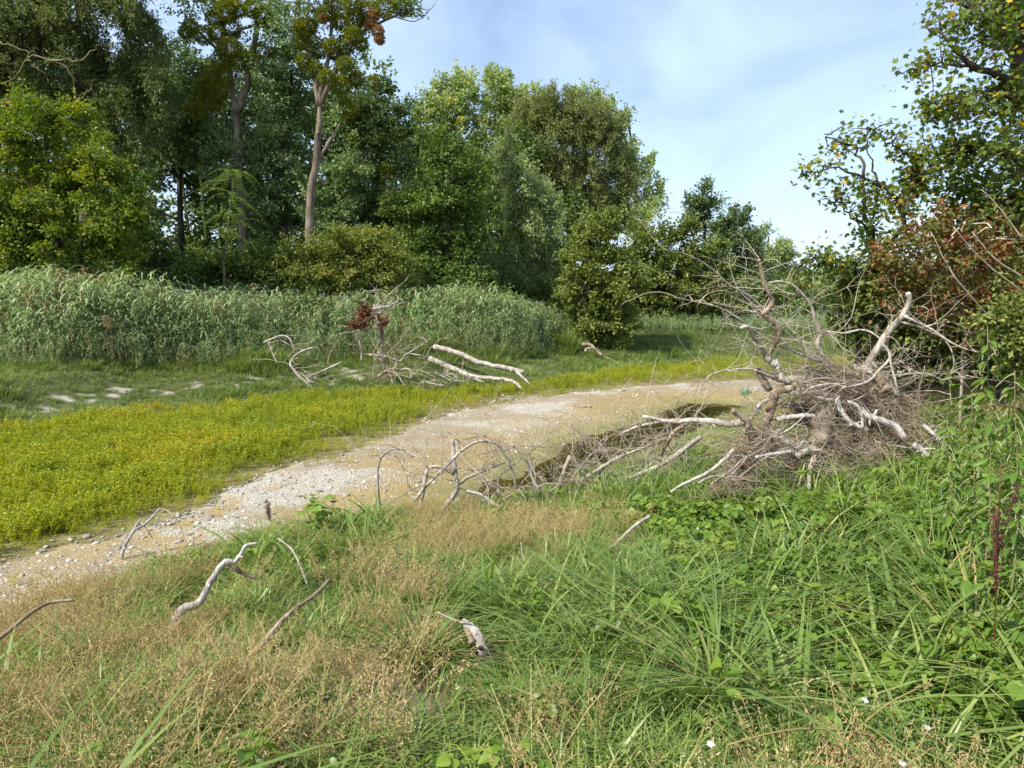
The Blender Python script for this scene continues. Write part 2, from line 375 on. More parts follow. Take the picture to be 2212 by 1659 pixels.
mk = sstep(.40, .62, n1+0.3*(n2-.5))[..., None]; c = grv*(1-mk)+mud*mk
dwat = np.clip(pl, 0, 1)
edge = np.clip(1.45 - (pool_d(X, Y) - .1*(X+1))/4.2, 0, 1)
ko = .85*(sstep(.22, .75, edge + 0.5*(n2-.5) + .3*(n1-.5)))[..., None]; c = c*(1-ko)+och*ko
# ochre silt lane along the near margin
kl = (sstep(-3.6, -1.2, dn + 1.8*(n1-.5))*sstep(.44, .60, n2*.5+n1*.5)*0.9)[..., None]*sstep(8, 11, Y)[..., None]; c = c*(1-kl)+och*1.05*kl
kg = sstep(.02, .45, dwat+.25*(n2-.5))[..., None]; c = c*(1-kg*.75)+grn*kg*.75
kd = sstep(.25, .85, dwat+.3*(n2-.5))[..., None]; c = c*(1-kd)+dk*kd  # darkening through the deeper water is painted into the bed colour
c = c*(0.82+0.36*n2[..., None])
keep = (inside > -0.4)
nx, ny = len(xs), len(ys); I = np.arange(nx*ny).reshape(ny, nx)
km = keep[:-1, :-1] & keep[1:, 1:] & keep[:-1, 1:] & keep[1:, :-1]
Qb = np.stack([I[:-1, :-1], I[:-1, 1:], I[1:, 1:], I[1:, :-1]], -1)[km]
used = np.unique(Qb); rem = np.full(nx*ny, -1); rem[used] = np.arange(len(used))
vc = np.concatenate([c.reshape(-1, 3), np.ones((nx*ny, 1))], 1)[used]
bed = link('river_bed', mesh('river_bed', np.stack([X, Y, Z], -1).reshape(-1, 3)[used], rem[Qb], None, M['bed'], None, True, vc)); bed['kind'] = 'structure'

# shallow water left in the pool
m, t = newmat('water'); nn = t.nodes.new; lk = t.links.new
tp = nn('ShaderNodeBsdfTransparent'); tp.inputs[0].default_value = (.72,.66,.44,1)
gl = nn('ShaderNodeBsdfGlossy'); gl.inputs['Roughness'].default_value = 0.03
fr = nn('ShaderNodeFresnel'); fr.inputs['IOR'].default_value = 1.33
gg = nn('ShaderNodeNewGeometry'); wn = nn('ShaderNodeTexNoise'); wn.inputs['Scale'].default_value = 5; lk(gg.outputs['Position'], wn.inputs['Vector'])
bp = nn('ShaderNodeBump'); bp.inputs['Strength'].default_value = 0.06; bp.inputs['Distance'].default_value = 0.05; lk(wn.outputs['Fac'], bp.inputs['Height'])
lk(bp.outputs[0], gl.inputs['Normal']); lk(bp.outputs[0], fr.inputs['Normal'])
ms = nn('ShaderNodeMixShader'); lk(fr.outputs[0], ms.inputs[0]); lk(tp.outputs[0], ms.inputs[1]); lk(gl.outputs[0], ms.inputs[2])
oo = nn('ShaderNodeOutputMaterial'); lk(ms.outputs[0], oo.inputs[0]); M['water'] = m
WL = -0.185
xs = np.arange(-6, 16, 0.25); ys = np.arange(9, 34, 0.25); X, Y = np.meshgrid(xs, ys)
kp = (dN_(X, Y) < 2.5) & (Y < fG(X)+1)
nx, ny = len(xs), len(ys); I = np.arange(nx*ny).reshape(ny, nx)
km = kp[:-1, :-1] | kp[1:, 1:] | kp[:-1, 1:] | kp[1:, :-1]
Qw = np.stack([I[:-1, :-1], I[:-1, 1:], I[1:, 1:], I[1:, :-1]], -1)[km]
used = np.unique(Qw); rem = np.full(nx*ny, -1); rem[used] = np.arange(len(used))
wt = link('water', mesh('water', np.stack([X, Y, np.full(X.shape, WL)], -1).reshape(-1, 3)[used], rem[Qw], None, m, None, True)); wt['kind'] = 'structure'

# ------------------------------------------------------------------ scatter of uncountable plants (one object each)
def scatter(name, P, yaw, tilt, scl, idx, itint, protos, label, cat):
    me = bpy.data.meshes.new(name); n = len(P)
    me.vertices.add(n); me.vertices.foreach_set('co', np.asarray(P, np.float32).ravel())
    rot = np.zeros((n, 3), np.float32); rot[:, 0] = rng.normal(size=n)*tilt; rot[:, 1] = rng.normal(size=n)*tilt; rot[:, 2] = yaw
    me.attributes.new('rot', 'FLOAT_VECTOR', 'POINT').data.foreach_set('vector', rot.ravel())
    me.attributes.new('scl', 'FLOAT', 'POINT').data.foreach_set('value', np.asarray(scl, np.float32))
    me.attributes.new('pidx', 'INT', 'POINT').data.foreach_set('value', np.asarray(idx, np.int32))
    me.attributes.new('itint', 'FLOAT', 'POINT').data.foreach_set('value', np.asarray(itint, np.float32))
    col_ = bpy.data.collections.new('sources_of_'+name)
    for i, pm in enumerate(protos):
        col_.objects.link(bpy.data.objects.new('%s_source_%02d' % (name, i), pm))
    ng = bpy.data.node_groups.new(name+'_scatter', 'GeometryNodeTree')
    ng.interface.new_socket('Geometry', in_out='INPUT', socket_type='NodeSocketGeometry')
    ng.interface.new_socket('Geometry', in_out='OUTPUT', socket_type='NodeSocketGeometry')
    nn = ng.nodes.new; lk = ng.links.new
    gi = nn('NodeGroupInput'); go = nn('NodeGroupOutput'); iop = nn('GeometryNodeInstanceOnPoints')
    ci = nn('GeometryNodeCollectionInfo'); ci.inputs['Collection'].default_value = col_
    ci.inputs['Separate Children'].default_value = True; ci.inputs['Reset Children'].default_value = True
    def na(nm, ty):
        a = nn('GeometryNodeInputNamedAttribute'); a.data_type = ty; a.inputs['Name'].default_value = nm; return a.outputs['Attribute']
    e2r = nn('FunctionNodeEulerToRotation'); lk(na('rot', 'FLOAT_VECTOR'), e2r.inputs[0])
    m2p = nn('GeometryNodeMeshToPoints')
    lk(gi.outputs[0], m2p.inputs[0]); lk(m2p.outputs[0], iop.inputs['Points']); lk(ci.outputs[0], iop.inputs['Instance'])
    iop.inputs['Pick Instance'].default_value = True
    lk(na('pidx', 'INT'), iop.inputs['Instance Index']); lk(e2r.outputs[0], iop.inputs['Rotation']); lk(na('scl', 'FLOAT'), iop.inputs['Scale'])
    lk(iop.outputs[0], go.inputs[0])
    o = link(name, me); md = o.modifiers.new('scatter', 'NODES'); md.node_group = ng
    return tag(o, label, cat, None, 'stuff')
def blades(n, h0, h1, wd, spread, bend, seg=3, tint=None, lean=0.25):
    mb = MB(); h = rng.uniform(h0, h1, n); a = rng.uniform(0, 2*math.pi, n); r = spread*np.sqrt(rng.uniform(0, 1, n))
    b = np.stack([r*np.cos(a), r*np.sin(a), np.full(n, -0.03)], -1)
    a2 = a + rng.normal(size=n)*0.9; dh = np.stack([np.cos(a2), np.sin(a2), 0*a2], -1)
    bd = bend*rng.uniform(.3, 1.4, n); ln = lean*rng.uniform(0, 1.3, n)
    t = np.linspace(0, 1, seg+1)
    side = np.stack([-np.sin(a2+rng.normal(size=n)*.6), np.cos(a2), 0*a2], -1)
    pts = b[:, None] + dh[:, None]*(h[:, None]*(ln[:, None]*t + bd[:, None]*t**2))[..., None]
    pts[..., 2] += h[:, None]*(t - 0.45*bd[:, None]*t**2.4)
    wv = wd*rng.uniform(.6, 1.3, n)[:, None]*(np.minimum(1, .55+1.6*t)*(1-t**2.2))
    L = pts + side[:, None]*wv[..., None]/2; Rr = pts - side[:, None]*wv[..., None]/2
    K = seg+1
    V = np.concatenate([L[:, :-1], Rr[:, :-1], pts[:, -1:]], 1)          # per blade: seg L, seg R, tip
    per = 2*seg+1; base = (np.arange(n)*per)[:, None]
    Q = np.concatenate([np.stack([base[:, 0]+i, base[:, 0]+seg+i, base[:, 0]+seg+i+1, base[:, 0]+i+1], -1) for i in range(seg-1)])
    Tt = np.stack([base[:, 0]+seg-1, base[:, 0]+2*seg-1, base[:, 0]+2*seg], -1)
    ti = rng.uniform(0, 1, n) if tint is None else tint
    mb.add(V.reshape(-1, 3), Q, Tt, np.tile(ti, seg-1), ti)
    return mb
M['g_green'] = leaf_mat('grass_green', S((0,(.07,.12,.02)),(.45,(.145,.21,.045)),(.75,(.235,.27,.075)),(.9,(.40,.35,.16)),(1,(.47,.38,.20))), .35, inst=.45, spec=.45, rough=.42, k=1.3)
M['g_dry'] = leaf_mat('grass_dry', S((0,(.16,.155,.05)),(.3,(.28,.215,.085)),(.7,(.41,.315,.155)),(1,(.50,.415,.23))), .3, inst=.45, spec=.2, k=1.25)
M['g_meadow'] = leaf_mat('grass_meadow', S((0,(.075,.11,.025)),(.6,(.13,.175,.045)),(1,(.22,.23,.07))), .35, inst=.4, patch=.2, pscale=.6, k=1.5)
M['g_weed'] = leaf_mat('leaf_smartweed', S((0,(.10,.15,.014)),(.4,(.20,.235,.016)),(.75,(.31,.295,.022)),(.87,(.35,.235,.03)),(.94,(.38,.13,.03)),(1,(.36,.08,.035))), .4, inst=.4, patch=.16, pscale=.8, k=1.5)
M['g_reed'] = leaf_mat('leaf_reed', S((0,(.085,.13,.045)),(.5,(.165,.225,.092)),(.85,(.275,.33,.17)),(1,(.38,.34,.18))), .35, inst=.35, spec=.4, rough=.45, k=1.7)
M['g_reed_dry'] = leaf_mat('leaf_reed_dry', S((0,(.20,.165,.07)),(1,(.38,.30,.155))), .3)
M['l_bramble'] = leaf_mat('leaf_bramble', S((0,(.055,.11,.014)),(.5,(.115,.19,.024)),(.85,(.20,.255,.035)),(.95,(.32,.29,.045)),(1,(.36,.17,.05))), .4, inst=.35, spec=.4, rough=.42, k=1.3)
M['stem'] = leaf_mat('green_stem', S((0,(.10,.13,.04)),(1,(.22,.2,.08))), 0.0)
M['stone'] = leaf_mat('pebble', S((0,(.18,.155,.115)),(.5,(.33,.30,.245)),(1,(.46,.44,.385))), 0.0, inst=.75, spec=.2, rough=.8, k=1.05)

# -- zones of the near bank, given where they lie on the ground
def zone(lst):
    Pz = [(gp(a, b), r, wgt) for a, b, r, wgt in lst]
    def f(x, y):
        s = 0
        for p, r, wgt in Pz: s = s + wgt*np.exp(-((x-p[0])**2+(y-p[1])**2)/(2*r*r))
        return s
    return f
dryf = zone([(90,1420,.75,1.0),(230,1390,.6,.7),(640,1480,.5,1.0),(760,1560,.5,.9),(1150,1190,.8,.5),(930,1230,.7,.5),(350,1600,.4,.8),(90,1640,.4,.9),(700,1350,.5,.6),(560,1560,.4,.8),(300,1480,.4,.7),(1000,1150,.8,.4),(480,1400,.5,.5),(60,1330,.7,.8),(850,1440,.45,.6),(1330,1150,.6,.35)])
grnf = zone([(200,1290,.5,.9),(330,1250,.5,.9),(480,1440,.35,1.0),(760,1190,.5,.8),(180,1500,.25,.9),(650,1580,.25,.8),(400,1450,.35,1.0),(1500,1330,.8,1.0),(1300,1450,.5,.9),(1120,1330,.5,.6),(60,1500,.3,.8),(520,1290,.4,.8),(820,1290,.6,.7),(1450,1560,.5,.9),(1200,1580,.3,.8),(600,1230,.7,.8),(1850,1000,1.2,.9),(1300,1280,.7,.6),(870,1370,.35,.7)])
brf = zone([(1650,1370,.6,1.1),(1900,1400,.55,1.2),(1750,1550,.4,1.2),(2050,1500,.45,1.2),(1500,1560,.3,.7),(2050,1120,1.3,1.2),(1650,1100,1.0,1.2),(1180,1400,.35,.5),(1480,1040,1.2,.7),(2180,1250,.8,1.1),(1750,1240,.7,.9),(1980,1620,.3,1.1),(1050,1530,.2,.4),(700,1130,.6,.35)])
dry0, grn0, br0 = dryf, grnf, brf
def shares(x, y):
    d, g_, b = dry0(x, y)+.22, grn0(x, y)+.42, br0(x, y)**1.3+.03
    t = d+g_+b; return d/t, g_/t, b/t
dryf = lambda x, y: shares(x, y)[0]
grnf = lambda x, y: shares(x, y)[1]
brf = lambda x, y: shares(x, y)[2]
def rand_ground(n, x0, x1, y0, y1, bias=1.0):
    return rng.uniform(x0, x1, n), y0+(y1-y0)*rng.uniform(0, 1, n)**bias
def near_pts(n, ymin=1.2, ymax=18, bias=1.7, margin=0.35):
    x, y = rand_ground(n, -1, 1, ymin, ymax, bias)
    x = x*(0.74*y+0.8); dn = dN_(x, y); k = dn > margin + 0.5*(fbm(x, y, 1.1, 51)-.5)*2
    return x[k], y[k]

# ------------------------------------------------------------------ trees
def ell_leaves(mb, blobs, D, cover, L, Wd, rc, style='round', tb=0.0, dd=0.8):
    """foliage: leaf clumps spread through ellipsoids; returns clump centres"""
    cen = []
    for (cx, cy, rx, ry, *o) in blobs:
        dz = o[0] if o else 0.0
        c = at(cx, cy, D+dz); s = (D+dz)/FPX
        R3 = np.array([rx*s, min(rx, ry*1.3)*s*dd, ry*s])
        area = math.pi*R3[0]*R3[2]
        nl = int(2.02*cover*area/(L*Wd*0.5)); 
        rcl = min(rc, 0.6*min(R3)); Rm = float(np.mean(R3))
        K = int(np.clip(3.4*Rm*Rm/(rcl*rcl), 6, 260)); per = max(20, nl//K)
        d = unit(rng.normal(size=(K, 3))); r = rng.uniform(0.12, 1, K)**0.42
        lump = 1 + .20*np.sin(d[:, 0]*4.1+c[0]*3)*np.sin(d[:, 2]*4.7+c[2]*2) + .13*rng.normal(size=K)
        cc = c + d*R3*(r*lump)[:, None]*0.9
        cen.append(cc)
        i = np.repeat(np.arange(K), per); n = len(i)
        off = rng.normal(size=(n, 3)); off = unit(off)*(rng.uniform(.15, 1, n)**.55)[:, None]
        sz = rcl*rng.uniform(.55, 1.4, K)[i][:, None]
        if style == 'round': sh = np.array([1, 1, .58])
        elif style == 'spire': sh = np.array([.6, .6, 1.35])
        elif style == 'weep': sh = np.array([.6, .6, 1.2])
        pos = cc[i] + off*sz*sh
        sg = rng.uniform(size=n) < .22                        # sprigs that break the outline
        sd_ = unit(d + rng.normal(size=(K, 3))*.5 + np.array([0, 0, .9 if style == 'spire' else (.25 if style == 'round' else -.3)]))
        nsp = 5; sdk = unit(sd_[:, None] + rng.normal(size=(K, nsp, 3))*.55)[i, rng.integers(0, nsp, n)]
        pos = np.where(sg[:, None], cc[i] + sdk*sz*(.7+1.0*rng.uniform(size=(n, 1))) + rng.normal(size=(n, 3))*.06*sz/max(rcl, .1), pos)
        out = unit(off*sh + d[i]*0.5)
        if style == 'round': dr = out + rng.normal(size=(n, 3))*0.6 + np.array([0, 0, -0.25])
        elif style == 'spire': dr = out*.7 + rng.normal(size=(n, 3))*0.6 + np.array([0, 0, .15])
        else: dr = out*.6 + rng.normal(size=(n, 3))*0.45 + np.array([0, 0, -.35])
        ct = rng.normal(size=K)*0.16
        tint = np.clip(0.5 + ct[i] + rng.normal(size=n)*0.2 + tb, 0, 1)
        sc_ = rng.uniform(.65, 1.25, n)
        leaves(mb, pos, dr, L*sc_, Wd*sc_, tint)
    return np.vstack(cen)
def resample(P, n=14, jit=0.0):
    Q = catmull(P, n)
    if jit: Q[1:-1] += rng.normal(size=(n-2, 3))*jit
    return Q
def limb(mb, P, r0, r1, n=14, sides=8, jit=0.0, power=1.0):
    Q = resample(P, n, jit); t = np.linspace(0, 1, n)
    tubes(mb, Q, r0+(r1-r0)*t**power, sides)
    return Q
def mistletoe(root, px, py, r, D, mat, base):
    c = at(px, py, D); rad = r*D/FPX; n = int(900*min(1.6, max(.6, rad/0.45)))
    d = unit(rng.normal(size=(n, 3))); rr = rng.uniform(.35, 1, n)**.6
    P = c + d*(rr*rad)[:, None]*np.array([1, 1, .92]); mb = MB()
    leaves(mb, P, d+rng.normal(size=(n, 3))*.5, 0.13, 0.06, np.clip(.5+rng.normal(size=n)*.25, 0, 1))
    o = mb.build('mistletoe', mat, root, origin=base); return o
def tree(name, label, D, trunk, r0, blobs, mat, L=.17, Wd=.10, cover=2.6, rc=.6, style='round', bark='bark_dark', extra=(), nl=16, group=None, cat='tree', tb=0, r1f=.25, mist=(), mdead=(), stems=(), dd=0.8):
    """trunk: pixel polyline from the ground up; extra: further limbs (pixel polylines, r0, r1)"""
    P = [at(a, b, D) for a, b in trunk]; x0, y0 = P[0][0], D; zb = T(x0, y0)
    P[0] = np.array([x0, y0, zb-0.15]); base = np.array([x0, y0, zb])
    root = empty(name, base, label, cat, group)
    cb = MB(); cen = ell_leaves(cb, blobs, D, cover, L, Wd, rc, style, tb, dd)
    cb.build('crown', M[mat], root, origin=base)
    tbm = MB(); Q = limb(tbm, P, r0, r0*r1f, 18, 9, r0*.12, .8)
    for px, a, b in extra:
        limb(tbm, [at(q[0], q[1], D + (q[2] if len(q) > 2 else 0)) for q in px], a, b, 12, 7, a*.25)
    for px, a, b in stems:
        S_ = [at(q[0], q[1], D) for q in px]; S_[0][2] = T(S_[0][0], D)-.1; limb(tbm, S_, a, b, 10, 6, a*.3)
    pick = cen[rng.choice(len(cen), min(nl, len(cen)), replace=False)]
    for e in pick:
        k = Q[(Q[:, 2] < e[2]-0.3) | (np.arange(len(Q)) == 3)]
        s = k[np.argmin(np.linalg.norm(k-e, axis=1) + 0.3*np.abs(k[:, 2]-e[2]))]
        mid = s*.5+e*.5 + np.array([0, 0, .12*np.linalg.norm(e-s)]) + rng.normal(size=3)*.15
        rr = min(r0*.35, .02*np.linalg.norm(e-s)+.02)
        limb(tbm, [s, mid, e], rr, .012, 9, 5, .04)
    tbm.build('trunk', M[bark], root, True, origin=base)
    for (a, b, r) in mist: mistletoe(root, a, b, r, D+rng.uniform(-.8, .3), M['mistletoe'], base)
    for (a, b, r) in mdead: mistletoe(root, a, b, r, D-.5, M['mistletoe_dead'], base)
    return root

tree('willow_tree', 'large dark olive willow with drooping sprays towering behind the yellow-green bush', 36,
     [(180,570),(186,400),(178,240),(170,80),(165,-120)], .42,
     [(60,60,150,110),(230,60,120,110),(318,170,62,120),(120,190,120,60),(-80,150,120,160),(150,-100,220,110),(270,270,80,60)], 'l_willow_dark', .17, .07, 2.9, .7, 'weep', 'bark_dark',
     extra=[([(178,240),(120,190),(40,150),(-30,120)], .14, .04)])
lb = MB()   # bare lichened limb of the same willow, in front of its crown
tw = bpy.data.objects['willow_tree']
for pts, a, b in (([(170,230),(150,150),(110,130),(60,122),(40,160),(0,180)], .034, .024), ([(110,130),(160,132),(195,115),(215,95)], .045, .015), ([(0,90),(40,105),(80,116)], .03, .02), ([(60,122),(70,140),(100,160)], .03, .01), ([(160,220),(190,200),(205,170)], .04, .01), ([(0,218),(40,222),(100,212)], .035, .012)):
    limb(lb, [at(x, y, 32.4 if x < 165 else 33) for x, y in pts], a, b, 14, 6, .04)
lb.build('bare_limb', M['lichen'], tw, True, origin=tw.location)
tree('boxelder_bush', 'bright yellow-green leafy bush rising behind the reed bed', 29.5,
     [(130,600),(122,500),(108,400),(95,290)], .16,
     [(85,300,90,90),(60,420,110,105),(200,400,80,95),(245,475,68,75),(120,520,150,70),(20,540,100,60),(165,255,45,45),(70,230,40,36),(290,420,26,28),(-60,440,90,120),(250,570,60,40)], 'l_yellow', .15, .095, 2.7, .55, cat='bush', stems=[([(150,600),(180,500),(220,420)], .09, .03), ([(100,600),(60,500),(30,430)], .09, .03)])
tree('poplar_tree', 'grey-green poplar between the dark willow and the mistletoe-covered poplar', 42,
     [(388,565),(388,400),(394,250),(404,110)], .2,
     [(430,130,85,55),(380,220,95,95),(345,300,60,70),(450,270,70,85),(420,340,60,36),(330,420,30,70),(500,420,60,60)], 'l_poplar_grey', .19, .13, 2.1, .7)
tree('mistletoe_poplar', 'dark forked poplar hung with almost black-green mistletoe balls', 39,
     [(528,560),(514,300),(508,240),(496,150),(480,60),(468,-80)], .25,
     [(430,15,60,36),(565,130,50,70),(600,50,50,50),(500,340,70,60),(550,400,70,70),(420,-40,70,40),(560,-40,70,50),(580,200,50,60),(590,300,60,70)], 'l_poplar_grey', .17, .11, .95, .5, bark='bark',
     extra=[([(510,245),(530,200),(540,150),(548,90),(560,0),(566,-80)], .22, .08), ([(500,170),(470,110),(430,72),(385,48)], .10, .04), ([(540,140),(575,120),(600,90)], .07, .03)],
     mist=[(490,22,24),(440,76,20),(412,58,15),(470,72,18),(496,108,26),(500,62,22),(520,132,22),(490,160,26),(454,212,28),(425,238,18),(475,192,22),(545,132,24),(566,112,20),(570,34,22),(545,20,18),(480,130,22),(440,190,20),(510,20,20),(470,-10,22),(410,235,14),(400,70,13),(585,52,18),(460,40,15),(455,165,18)])
tree('mistletoe_poplar', 'tall bare-trunked poplar carrying golden mistletoe and one dead orange clump', 36,
     [(664,520),(670,450),(680,370),(688,290),(690,215),(704,150),(714,70),(722,-90)], .25,
     [(640,50,50,60),(700,10,70,50),(765,100,34,40),(885,14,36,16),(775,55,40,40),(720,260,36,34),(600,10,40,40),(760,170,40,40),(700,-60,120,50),(850,-10,50,24)], 'l_poplar_grey', .16, .10, .6, .42, bark='bark', r1f=.25,
     extra=[([(690,230),(682,170),(664,110),(645,30),(632,-80)], .15, .07), ([(691,232),(726,140),(745,95),(790,62),(850,36),(905,18)], .14, .03), ([(688,345),(712,305),(735,266)], .10, .05), ([(745,95),(752,40),(760,-30)], .10, .04), ([(640,0),(630,90),(622,70)], .05, .02), ([(714,60),(740,30),(775,0)], .06, .02), ([(850,36),(900,45),(940,10)], .03, .008), ([(905,18),(930,20),(950,-10)], .02, .006)],
     mist=[(655,92,16),(670,56,15),(690,110,16),(655,132,15),(680,150,18),(735,48,17),(745,100,19),(765,76,18),(795,25,24),(832,16,22),(870,14,20),(735,186,22),(746,232,18),(706,166,16),(650,60,15),(770,172,16),(770,40,20),(745,140,16),(715,100,15),(700,30,16),(720,10,18),(760,10,18),(780,95,14),(728,120,14)],
     mdead=[(806,34,12),(816,68,12),(800,52,10),(820,85,9),(698,40,8)])
tree('poplar_tree', 'silvery grey-green poplar just left of the tall bare trunk', 41,
     [(612,560),(615,430),(620,300),(630,160)], .28,
     [(615,330,62,105),(588,450,56,70),(640,190,52,80),(560,480,55,60),(650,110,40,50),(560,330,40,60),(600,240,50,60)], 'l_poplar_grey', .18, .12, 2.3, .65)
tree('poplar_tree', 'low grey-leaved poplar just right of the tall bare trunk', 39,
     [(730,575),(728,520),(722,440),(716,380)], .2,
     [(722,430,55,70),(690,480,45,45),(750,500,60,60),(640,400,30,50),(760,400,50,70)], 'l_poplar_grey', .17, .12, 2.2, .6)
tree('ivy_clad_tree', 'dark ivy-clad tree with mistletoe clumps and bare pale twigs', 41,
     [(800,600),(806,480),(812,350),(806,210)], .3,
     [(800,230,55,55),(835,330,66,85),(790,420,70,75),(862,255,34,60),(768,300,44,80),(855,470,60,60),(800,520,70,50)], 'l_bluegreen', .17, .11, 2.4, .6,
     mist=[(830,372,20),(812,384,14),(838,398,14),(785,232,22),(752,252,18),(760,300,16),(860,300,14),(805,180,16)],
     extra=[([(800,330,-2.5),(770,370,-2.8),(735,395,-3)], .06, .02), ([(830,400,-2.5),(850,440,-2.8),(880,455,-3)], .04, .012)])
tree('poplar_tree', 'sunlit bright poplar with spiky tops at the crest of the tree line', 62,
     [(985,600),(985,450),(990,300),(1000,180)], .3,
     [(958,235,52,36),(925,310,52,90),(990,280,56,85),(1000,205,44,34),(1040,330,20,90),(950,180,16,22),(915,240,16,26),(985,165,20,20)], 'l_poplar_bright', .24, .17, 2.4, .75, 'spire', 'bark')
tree('poplar_tree', 'sunlit bright poplar with the tallest twin spires above the olive willow', 63,
     [(1078,600),(1078,450),(1078,300),(1075,170)], .3,
     [(1075,205,40,48),(1100,240,44,60),(1120,280,60,60),(1060,170,14,24),(1095,172,13,22),(1140,230,44,40),(1160,200,14,24),(1085,330,26,80)], 'l_poplar_bright', .24, .17, 2.4, .7, 'spire', 'bark')
tree('poplar_tree', 'sunlit poplar flaring out behind the right edge of the olive willow', 65,
     [(1370,600),(1372,480),(1370,360),(1355,250)], .3,
     [(1260,240,50,44),(1310,270,48,50),(1352,320,34,60),(1385,390,34,56),(1412,440,28,46),(1375,480,44,40),(1340,265,14,24),(1290,220,14,24),(1240,205,12,20),(1425,400,12,20)], 'l_poplar_bright', .24, .17, 1.9, .75, 'spire', 'bark', nl=4)
tree('ash_tree', 'dark green ash with layered leafy boughs down to the ground', 37.5,
     [(968,620),(968,520),(962,420),(955,330)], .26,
     [(955,400,80,85),(930,500,75,80),(1005,470,60,100),(900,560,58,70),(985,570,66,60),(880,450,46,60),(940,330,50,45),(1020,380,36,50)], 'l_ash', .18, .11, 2.5, .62)
tree('willow_tree', 'broad rounded olive-brown willow dome below the poplar spires', 54,
     [(1230,640),(1232,500),(1222,400),(1215,270)], .4,
     [(1190,300,95,90),(1290,330,92,100),(1150,265,54,50),(1335,400,52,80),(1230,420,100,60),(1205,240,70,40),(1260,265,60,50),(1310,460,70,50)], 'l_willow_olive', .20, .075, 2.7, .62, 'weep',
     mist=[(1170,340,20),(1190,365,18),(1215,430,22),(1245,440,20),(1160,400,10)])
tree('willow_tree', 'pale grey-green willow in front of the olive dome', 41,
     [(1140,650),(1142,560),(1138,470),(1125,360)], .25,
     [(1125,410,60,80),(1160,470,60,75),(1130,540,76,75),(1105,610,60,50),(1190,560,46,70),(1092,345,36,46),(1150,620,60,40)], 'l_willow_grey', .19, .07, 2.7, .55, 'weep',
     mist=[(1145,415,12),(1115,505,15),(1135,610,9)])
tree('maple_shrub', 'rounded olive-green maple shrub overhanging the old log pile', 37.5,
     [(1295,748),(1296,690),(1295,600),(1296,500)], .18,
     [(1290,520,64,54),(1312,610,78,75),(1268,630,52,85),(1325,690,56,50),(1300,478,44,36),(1245,570,36,60),(1280,705,50,35),(1365,600,30,45),(1310,730,60,24),(1260,725,36,24)], 'l_olive', .17, .115, 3.9, .42, tb=.05)
tree('maple_shrub', 'fresh green rounded shrub beside the bend of the river bed', 46,
     [(1440,715),(1440,660),(1445,590),(1440,510)], .2,
     [(1395,540,60,60),(1360,640,50,80),(1450,620,74,75),(1500,560,56,55),(1395,620,40,80),(1535,620,36,60),(1478,500,42,32),(1480,670,60,36),(1560,560,30,40),(1420,690,50,26),(1530,690,50,26),(1550,640,50,60),(1500,610,60,60)], 'l_olive', .20, .14, 3.6, .55, tb=-.08)
tree('maple_shrub', 'low spreading green shrub on the bank at the bend, before the elms', 50,
     [(1560,715),(1560,690),(1562,660),(1560,640)], .12,
     [(1500,660,60,44),(1570,650,60,48),(1640,655,56,42),(1700,660,50,36),(1540,690,70,26),(1620,695,70,24)], 'l_ash', .22, .15, 2.6, .55, cat='shrub')
tree('elm_tree', 'dark blue-green elm standing alone against the sky at the bend', 74,
     [(1522,640),(1524,560),(1522,480),(1516,410)], .3,
     [(1515,430,34,36),(1530,455,36,34),(1524,490,34,34),(1500,455,22,30),(1518,400,16,14)], 'l_bluegreen', .26, .18, 2.0, .8)
tree('elm_tree', 'dark elm with ragged top between the lone elm and the pale far willow', 71,
     [(1590,640),(1590,580),(1592,520),(1588,450)], .3,
     [(1590,490,42,38),(1570,540,50,46),(1612,540,36,50),(1600,460,26,18),(1560,480,18,22),(1620,590,50,40),(1560,610,60,44),(1600,650,70,34)], 'l_bluegreen', .26, .18, 2.5, .8)
tree('willow_tree', 'pale hazy willow far off beyond the bend', 78,
     [(1660,645),(1660,600),(1660,560),(1660,510)], .3,
     [(1655,530,44,34),(1690,550,32,34),(1640,590,60,46),(1700,600,40,40),(1670,640,70,30),(1720,650,60,30),(1760,630,50,36)], 'l_willow_grey', .27, .12, 2.7, .9, 'weep')
tree('hazel_shrub', 'yellowish-brown shrub growing below the tall bare trunk', 34,
     [(740,640),(738,610),(735,570),(738,530)], .07,
     [(700,572,85,55),(798,560,80,55),(858,570,38,50),(655,562,48,46),(760,520,62,36),(820,525,46,30),(740,610,90,26)], 'l_brown', .12, .08, 2.5, .42, cat='shrub',
     stems=[([(700,645),(680,600),(660,560)], .03, .012), ([(790,640),(810,590),(830,550)], .03, .012), ([(760,645),(770,590),(790,530)], .03, .012)])
